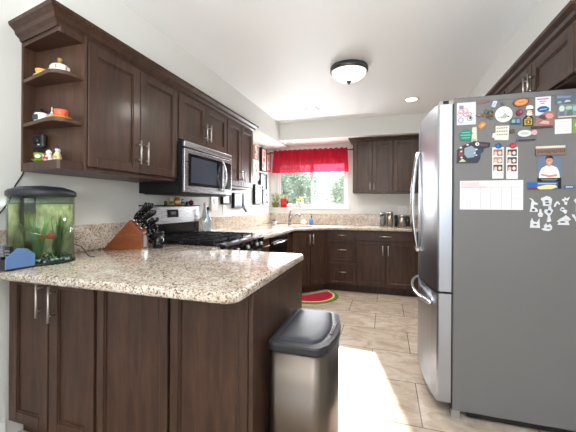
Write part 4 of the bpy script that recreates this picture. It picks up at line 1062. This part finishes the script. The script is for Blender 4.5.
# note with drawing
t = magnet('drawing_sheet', 'white drawing sheet with pink and blue shapes at top left of fridge', 'drawing', .433, 1.739)
q(MB(), -.048, .048, -.064, .062, col((214, 216, 226)), .0012).build('sheet', parent=t)
d = MB(); 
q(d, -.036, -.014, .026, .046, col((136, 142, 166)), .0018, .0012)
for k, (a_, b2) in enumerate(((-.026, .012), (-.006, .018), (.012, -.004), (-.03, -.004), (.0, -.008))):
    d.tube([(a_ + .014 * math.cos(j * PI / 5), -.0018, b2 + .011 * math.sin(j * PI / 5)) for j in range(11)], .0016, col(((206, 92, 100), (214, 150, 150), (190, 70, 84), (220, 120, 126), (200, 90, 96))[k]), 5)
for a_, b2, r_ in ((-.028, -.036, .013), (.018, -.03, .012)):
    d.tube([(a_ + r_ * math.cos(j * PI / 6), -.0018, b2 + r_ * math.sin(j * PI / 6)) for j in range(13)], .0018, col((110, 130, 146)), 5)
d.prism(ell(.02, -.028, .005, .007, 10), -.002, -.0012, MBLACK, 'y')
d.build('drawing', parent=t)
t = magnet('shirt_magnet', 'teal green house shaped magnet with pale marks', 'magnet', .429, 1.619)
MB().prism([(-.038, .002), (-.03, .008), (-.012, .028), (.004, .034), (.02, .024), (.038, .004), (.03, -.001), (.028, -.033), (-.027, -.033), (-.028, -.001)], -.006, 0, col((20, 128, 106), .4), 'y').build('plate', parent=t)
g = q(MB(), -.02, .022, .009, .013, col((130, 200, 184)), .0068, .006); q(g, -.026, .026, -.007, -.001, col((112, 190, 176)), .0068, .006); q(g, -.018, .02, -.022, -.017, col((112, 190, 176)), .0068, .006)
g.build('marks', parent=t)
t = magnet('cream_card', 'cream slip of paper partly behind the teal magnet', 'paper', .472, 1.611)
MB().prism([(-.013, -.048), (.016, -.05), (.013, .048), (-.008, .046)], -.0012, 0, col((222, 212, 194)), 'y').prism([(-.010, -.044), (.010, -.046), (.012, -.02), (-.008, -.016)], -.0016, -.0012, col((186, 180, 120)), 'y').build('paper', parent=t)
# navy village magnet
t = magnet('scene_magnet', 'large dark village shaped magnet with porch and figures', 'magnet', .468, 1.519)
pl = [(-.083, -.060), (-.080, .012), (-.062, .034), (-.02, .050), (.004, .060), (.083, .046), (.078, .022), (.050, .016), (.048, -.004), (.036, -.010), (.034, -.040), (.02, -.062)]
MB().prism(pl, -.010, 0, col((34, 40, 50), .4), 'y').build('plate', parent=t)
p = MB()
p.prism([(-.045, .022), (-.01, .034), (.014, .012), (.004, -.03), (-.03, -.034), (-.046, -.015)], -.0115, -.010, col((138, 156, 172)), 'y')
p.prism([(-.074, -.024), (-.072, .014), (-.052, .018), (-.05, -.02)], -.0115, -.010, col((128, 60, 70)), 'y')
p.prism([(-.074, -.056), (-.056, -.036), (-.036, -.054)], -.012, -.010, col((206, 204, 160)), 'y')
p.prism([(.018, .046), (.072, .036), (.070, .026), (.02, .032)], -.0115, -.010, col((96, 72, 80)), 'y')
p.prism([(.022, .012), (.046, .012), (.03, -.03), (.018, -.02)], -.0115, -.010, col((30, 66, 100)), 'y')
p.prism(ell(.018, .042, .010, .010, 14), -.0125, -.0115, PAP, 'y').prism(ell(.018, .042, .004, .004, 10), -.013, -.0125, MBLACK, 'y')
for a_, b2, r_ in ((-.064, .026, .007), (-.03, .040, .006), (-.062, .004, .005), (.014, .012, .006), (.006, -.008, .005), (.014, -.02, .005), (-.06, -.03, .006)): p.prism(ell(a_, b2, r_, r_ * .8, 10), -.0125, -.010, col((226, 222, 220)), 'y')
p.build('relief', parent=t)
# small ones across the top
def plate_mag(name, lb, cat, x, z, poly, mc, deco=(), th=.006):
    t = magnet(name, lb, cat, x, z)
    MB().prism(poly, -th, 0, mc, 'y').build('plate', parent=t)
    if deco:
        p = MB()
        for i_, (pp, c) in enumerate(deco): p.prism(pp, -th - .0012 - .0002 * i_, -th, c, 'y')
        p.build('decoration', parent=t)
    return t
def rc(a, b2, c, d): return [(a, c), (b2, c), (b2, d), (a, d)]
plate_mag('boat_magnet', 'slim grey red boat shaped magnet at the top edge', 'magnet', .521, 1.796, [(-.034, -.012), (.024, -.004), (.03, .006), (.0, .012), (-.02, .010), (-.03, .0)], col((116, 104, 104)), [([(-.03, -.010), (.018, -.003), (.016, .001), (-.03, -.005)], col((170, 80, 80)))])
plate_mag('tilted_tag', 'pale silver tilted tag magnet near the top edge', 'magnet', .570, 1.779, [(-.015, -.014), (.004, -.018), (.015, .015), (-.004, .018)], col((206, 214, 224), .3), [([(-.006, -.008), (.002, -.010), (.006, .008), (-.001, .009)], col((170, 184, 200)))])
plate_mag('star_magnet', 'tiny grey wire-like magnet right of the tilted tag', 'magnet', .610, 1.779, [(-.012, 0), (-.004, .003), (0, .011), (.004, .003), (.013, .002), (.005, -.003), (.007, -.011), (0, -.005), (-.007, -.010), (-.005, -.002)], col((96, 100, 114)))
plate_mag('bow_magnet', 'small brown fish shaped magnet beside the drawing sheet', 'magnet', .499, 1.723, [(-.021, 0), (-.012, .008), (.004, .009), (.012, .003), (.022, .010), (.020, -.010), (.012, -.004), (.002, -.010), (-.012, -.007)], col((104, 84, 78)), [(ell(-.004, 0, .009, .004, 10), col((176, 140, 110)))])
t = magnet('bear_magnet', 'olive brown bear cluster magnet left of the white oval', 'magnet', .543, 1.724)
kb = MB(); kc = col((112, 104, 84), .4)
for a_, b2, r_ in ((-.010, .012, .013), (.010, .006, .012), (-.002, -.012, .011), (.014, -.018, .012), (-.014, .026, .005), (.012, .02, .005)): kb.ball((a_, -.005, b2), r_, kc, (1, .5, 1))
kb.build('body', parent=t)
kb = MB()
for a_, b2 in ((-.006, .008), (.014, .010), (.012, -.016), (-.004, -.014)): kb.ball((a_, -.012, b2), .005, MBLACK, (1, .5, .8))
kb.build('dark_spots', parent=t)
plate_mag('oval_magnet', 'large round white ceramic magnet with grey picture', 'magnet', .615, 1.718, ell(0, 0, .041, .043, 32), GLOSSW,
          [([(-.016, -.022), (.006, -.024), (.022, -.012), (.014, -.002), (.004, .010), (-.004, -.006), (-.018, -.012)], col((168, 176, 156))), (ell(-.022, .014, .004, .003, 8), col((150, 150, 156))), (ell(.002, .018, .004, .003, 8), col((150, 150, 156))), (ell(-.024, -.016, .004, .003, 8), col((150, 140, 146))), (ell(.022, -.014, .005, .003, 8), MBLACK)], .007)
t = plate_mag('oval_magnet', 'tilted orange and brown oval magnet near the top', 'magnet', .696, 1.777, [(x * math.cos(.12) - z * math.sin(.12), x * math.sin(.12) + z * math.cos(.12)) for x, z in ell(0, 0, .038, .023, 28)], col((106, 62, 44)),
          [([(x, z + .1 * x) for x, z in ell(0, 0, .032, .018, 26)], col((206, 128, 72))), ([(x, z + .1 * x) for x, z in ell(0, 0, .024, .011, 24)], col((226, 158, 92))), (rc(-.012, .014, -.002, .003), col((178, 92, 50)))])
plate_mag('heart_magnet', 'small dark pink round magnet under the orange oval', 'magnet', .690, 1.722, ell(0, 0, .016, .018, 20), col((112, 34, 68), .3), [(ell(.004, .004, .007, .007, 12), col((170, 90, 124)))], .008)
plate_mag('scenic_magnet', 'small teal blue rectangular magnet right of the white oval', 'magnet', .671, 1.676, [(-.026, -.016), (.026, -.020), (.024, .014), (.008, .022), (-.022, .018)], col((70, 96, 104)), [(rc(-.018, -.002, -.008, .010), col((130, 176, 176))), (rc(.004, .018, -.010, .010), col((122, 150, 190))), (rc(-.020, .018, -.015, -.011), MBLACK)])
t = magnet('chef_magnet', 'small white chef figure magnet right of the pink magnet', 'magnet', .734, 1.731)
MB().ball((0, -.007, -.006), .012, col((222, 196, 176)), (1, .5, 1)).build('head', parent=t)
MB().prism([(-.012, .002), (-.016, .012), (-.012, .022), (0, .025), (.013, .021), (.016, .012), (.012, .002)], -.012, 0, GLOSSW, 'y').prism(rc(-.012, .012, .0, .004), -.014, 0, MBLACK, 'y').build('hat', parent=t)
MB().prism([(-.010, -.028), (-.012, -.014), (0, -.010), (.014, -.014), (.018, -.024), (.004, -.030)], -.010, 0, GLOSSW, 'y').ball((.012, -.012, -.02), .004, redc).build('body', parent=t)
t = plate_mag('sign_magnet', 'yellow and black square sign magnet below the white chef figure', 'magnet', .729, 1.675, [(-.022, -.028), (.022, -.028), (.023, .012), (.012, .028), (-.010, .028), (-.022, .012)], MBLACK,
          [(rc(-.017, .017, -.023, .010), col((222, 184, 84))), (rc(-.013, .013, .0, .006), MBLACK), (rc(-.013, -.003, -.012, -.003), MBLACK), (rc(.003, .013, -.012, -.003), MBLACK), (rc(-.012, .012, -.020, -.015), MBLACK), ([(-.01, .014), (0, .024), (.01, .014)], col((222, 184, 84)))])
t = plate_mag('diamond_magnet', 'bright orange tilted magnet below the olive bears', 'magnet', .511, 1.665, [(-.020, -.006), (-.004, -.020), (.020, .004), (.016, .012), (.0, .020), (-.012, .006)], col((232, 140, 58), .4), [([(-.008, -.004), (0, -.008), (.010, .004), (.002, .008)], col((250, 196, 130)))])
# cream boards
t = plate_mag('lettered_plaque', 'cream crumpled plaque magnet with dark marks under the white oval', 'magnet', .608, 1.617, [(-.048, -.022), (-.036, -.026), (-.036, -.038), (.030, -.040), (.032, .002), (.034, .038), (-.030, .040), (-.030, .004), (-.044, .0)], col((226, 222, 210)))
g = MB()
for r_ in range(3):
    for k in range(6): q(g, -.026 + k * .009, -.021 + k * .009, .024 - r_ * .018, .030 - r_ * .018, col((96, 92, 92)), .0068, .006)
g.build('marks', parent=t)
plate_mag('stone_magnet', 'small brown square magnet on the edge of cream plaque', 'magnet', .655, 1.622, [(-.012, -.012), (.014, -.008), (.010, .014), (-.010, .010)], col((92, 74, 70)), (), .008)
t = plate_mag('oval_plaque', 'pale oval plaque on a grey base with pink flower', 'magnet', .723, 1.596, [(-.048, -.034), (.044, -.030), (.046, -.002), (.03, .0), (-.03, -.004), (-.047, -.014)], col((104, 100, 108)),
          [([(x - .01, z + .012) for x, z in ell(0, 0, .032, .018, 24)], col((216, 220, 216))), (ell(.034, .014, .013, .014, 14), col((208, 172, 176))), (rc(-.04, .038, -.028, -.022), MBLACK), ([(x - .01, z + .012) for x, z in ell(0, 0, .020, .008, 20)], col((190, 196, 190)))])
# documents at right
t = magnet('printed_card', 'white card with red heading and blue oval boat picture', 'card', .798, 1.750)
q(MB(), -.035, .034, -.049, .049, col((222, 228, 242)), .0012).build('card', parent=t)
g = q(MB(), -.028, .024, .034, .039, col((196, 50, 84)), .0018, .0012); q(g, -.018, .012, .022, .027, col((216, 90, 120)), .0018, .0012); q(g, -.012, .006, .010, .015, col((216, 90, 120)), .0018, .0012)
g.build('heading_marks', parent=t)
MB().prism(ell(0, -.018, .027, .017, 26), -.0018, -.0012, col((34, 88, 146)), 'y').prism([(-.02, -.022), (.012, -.02), (.02, -.014), (-.012, -.016)], -.0022, -.0018, col((150, 190, 220)), 'y').build('oval_picture', parent=t)
t = plate_mag('photo_print', 'brown and pink curled photo below the white card', 'photo', .803, 1.676, [(-.045, -.03), (.040, -.034), (.046, .04), (.012, .046), (-.03, .02)], col((158, 112, 104), .35),
          [([(-.028, .012), (-.02, .024), (.012, .024), (.018, .008), (.0, -.002)], col((88, 66, 66))), (ell(.022, .018, .018, .014, 14), col((214, 150, 140))), ([(-.024, -.018), (-.004, -.004), (.022, -.01), (.02, -.026)], col((214, 176, 166)))], .003)
t = magnet('wooden_magnet', 'narrow dark brown bar magnet under the curled photo', 'magnet', .793, 1.637)
MB().box(-.050, .046, -.010, -.003, -.006, .006, col((84, 66, 62)), .002).build('bar', parent=t)
t = plate_mag('photo_print', 'blue grey landscape photo at top right of the fridge', 'photo', .893, 1.776, [(-.043, -.026), (.040, -.018), (.043, .022), (-.043, .028)], col((96, 110, 130), .35),
          [([(-.036, .008), (.02, .006), (.03, .016), (-.036, .022)], col((128, 146, 172))), ([(-.034, -.020), (-.03, -.008), (-.018, -.008), (-.014, -.018)], col((150, 176, 160))), ([(-.004, -.016), (.004, -.004), (.02, -.006), (.024, -.014)], col((206, 196, 200)))], .003)
t = plate_mag('photo_print', 'green and white group photo at right of the fridge', 'photo', .905, 1.718, [(-.045, -.038), (.045, -.032), (.045, .03), (-.038, .036)], col((122, 142, 140), .35),
          [(ell(-.026, .01, .012, .016, 14), col((206, 216, 204))), (ell(-.026, -.016, .012, .012, 14), col((116, 104, 140))), (ell(.004, .012, .014, .010, 14), col((172, 200, 176))), ([(-.006, -.028), (.0, -.002), (.018, .0), (.022, -.026)], col((96, 112, 120))), (ell(.030, .008, .010, .014, 14), col((150, 190, 196))), (rc(-.04, .042, -.036, -.031), col((230, 224, 206)))], .003)
t = magnet('handwritten_note', 'white handwritten note at the right fridge edge', 'note', .886, 1.637)
q(MB(), -.036, .036, -.040, .036, PAP, .002, .001).build('sheet', parent=t)
g = MB(); rnd = random.Random(8)
for r_ in range(5):
    xx = -.028
    while xx < .024:
        L = rnd.uniform(.004, .012); q(g, xx, min(xx + L, .028), .022 - r_ * .012, .0232 - r_ * .012, col((120, 122, 130)), .0024, .002); xx += L + .004
g.build('ink_marks', parent=t)
t = plate_mag('green_card', 'green edge of a card beside the handwritten note', 'card', .943, 1.635, rc(-.017, .02, -.038, .036), col((128, 160, 84)), [(ell(.004, .004, .012, .014, 14), col((180, 200, 130)))], .0015)
# white cut-out animal magnets
wz = [('a', .756, 1.223, .041, .075, 'white long necked cut-out magnet, top left of the white group'), ('b', .815, 1.244, .049, .053, 'white house-like cut-out magnet under the postcard'),
      ('c', .861, 1.228, .026, .032, 'tiny white arch cut-out magnet in the top row'), ('d', .900, 1.244, .034, .042, 'small white forked cut-out magnet in the top row'),
      ('e', .947, 1.223, .026, .072, 'tall white cut-out magnet at the right photo edge'), ('f', .788, 1.180, .023, .042, 'tiny pinkish white cut-out magnet in the middle row'),
      ('g', .824, 1.180, .040, .095, 'tall white vase-like cut-out magnet with dark centre'), ('h', .889, 1.194, .031, .036, 'small white bird cut-out magnet right of the vase-like one'),
      ('i', .891, 1.144, .061, .051, 'widest white cut-out magnet with pale pink patch'), ('j', .764, 1.126, .045, .052, 'white castle-like cut-out magnet at bottom left of the group'),
      ('k', .816, 1.105, .049, .041, 'white duck-like cut-out magnet at the bottom of the group'), ('l', .939, 1.155, .026, .041, 'small white slanted cut-out magnet right of the widest one')]
SH = dict(a=[(-1, 1), (-.2, .85), (.2, .45), (1, .2), (.9, 0), (.1, .05), (.05, -.3), (.9, -.6), (1, -1), (-.8, -1), (-.6, -.4), (-.5, .3), (-.3, .6)],
          b=[(-1, .6), (-.6, .7), (0, 1), (.6, .8), (1, .3), (.8, -1), (-.6, -1), (-.7, -.1), (-1, .2)],
          c=[(-1, -1), (-.8, 0), (-.2, .8), (.4, .9), (1, 0), (.8, -.3), (.3, .2), (-.1, .1), (-.5, -.9)],
          d=[(-1, .5), (-.4, .6), (-.3, 1), (.1, .6), (1, 1), (.6, .3), (.3, -.2), (.2, -1), (-.3, -.9), (-.5, -.1), (-1, .1)],
          e=[(-1, .7), (0, 1), (1, .8), (.6, .2), (.6, -1), (-.3, -1), (-.2, .2)],
          f=[(-.3, 1), (.3, 1), (.4, .2), (1, -.2), (.7, -1), (-.7, -1), (-1, -.3), (-.4, .2)],
          g=[(.1, 1), (.5, .9), (.6, .5), (1, .3), (.6, -.1), (.3, -.3), (.6, -.9), (.2, -1), (-.4, -1), (-.1, -.3), (-.6, -.1), (-1, .1), (-.8, .4), (-.1, .4)],
          h=[(-1, .2), (-.5, 1), (.1, .9), (.3, .3), (1, .1), (.9, -.6), (.5, -1), (.1, -.5), (-.4, -.2)],
          i=[(-1, -.3), (-.5, .3), (-.1, .6), (.3, 1), (.7, .6), (1, .1), (.6, -.2), (.8, -1), (-.9, -1), (-.7, -.5)],
          j=[(-1, -1), (-.9, .3), (-.6, 1), (-.3, .3), (.4, .2), (.9, 1), (.9, -.1), (1, -1)],
          k=[(-1, -.5), (-.4, -.2), (-.5, .4), (-.1, 1), (.2, .4), (.6, .9), (1, .2), (.9, -.6), (.3, -1), (-.5, -.9)],
          l=[(-1, 1), (-.2, .9), (.1, .2), (1, -.2), (1, -1), (.3, -.9), (-.2, -.1), (-.9, .4)])
wm = col((222, 226, 230), .4); dkc = col((88, 94, 100)); pkc = col((222, 198, 206))
for k_, x, z, w_, h_, lb in wz:
    dec = {'a': [(0, -.72)], 'b': [(0, 0), (.1, -.5)], 'c': [], 'd': [(0, 0)], 'e': [(0, .6)], 'f': [(0, -.5)], 'g': [(.1, .15)], 'h': [(-.3, .3)], 'i': [(-.2, -.4), (.4, 0)], 'j': [(0, -.35)], 'k': [(.3, -.2)], 'l': []}[k_]
    t = magnet('cutout_magnet', lb, 'magnet', x, z, 'white cut-out magnets on the fridge')
    MB().prism([(a_ * w_ / 2, b2 * h_ / 2) for a_, b2 in SH[k_]], -.004, 0, wm, 'y').build('plate', parent=t)
    if dec:
        p = MB()
        for i_, (a_, b2) in enumerate(dec): p.prism(ell(a_ * w_ / 2, b2 * h_ / 2, w_ * .2, h_ * .09, 12), -.0048, -.004, pkc if (k_ in 'f' or (k_ == 'i' and i_)) else dkc, 'y')
        p.build('spots', parent=t)
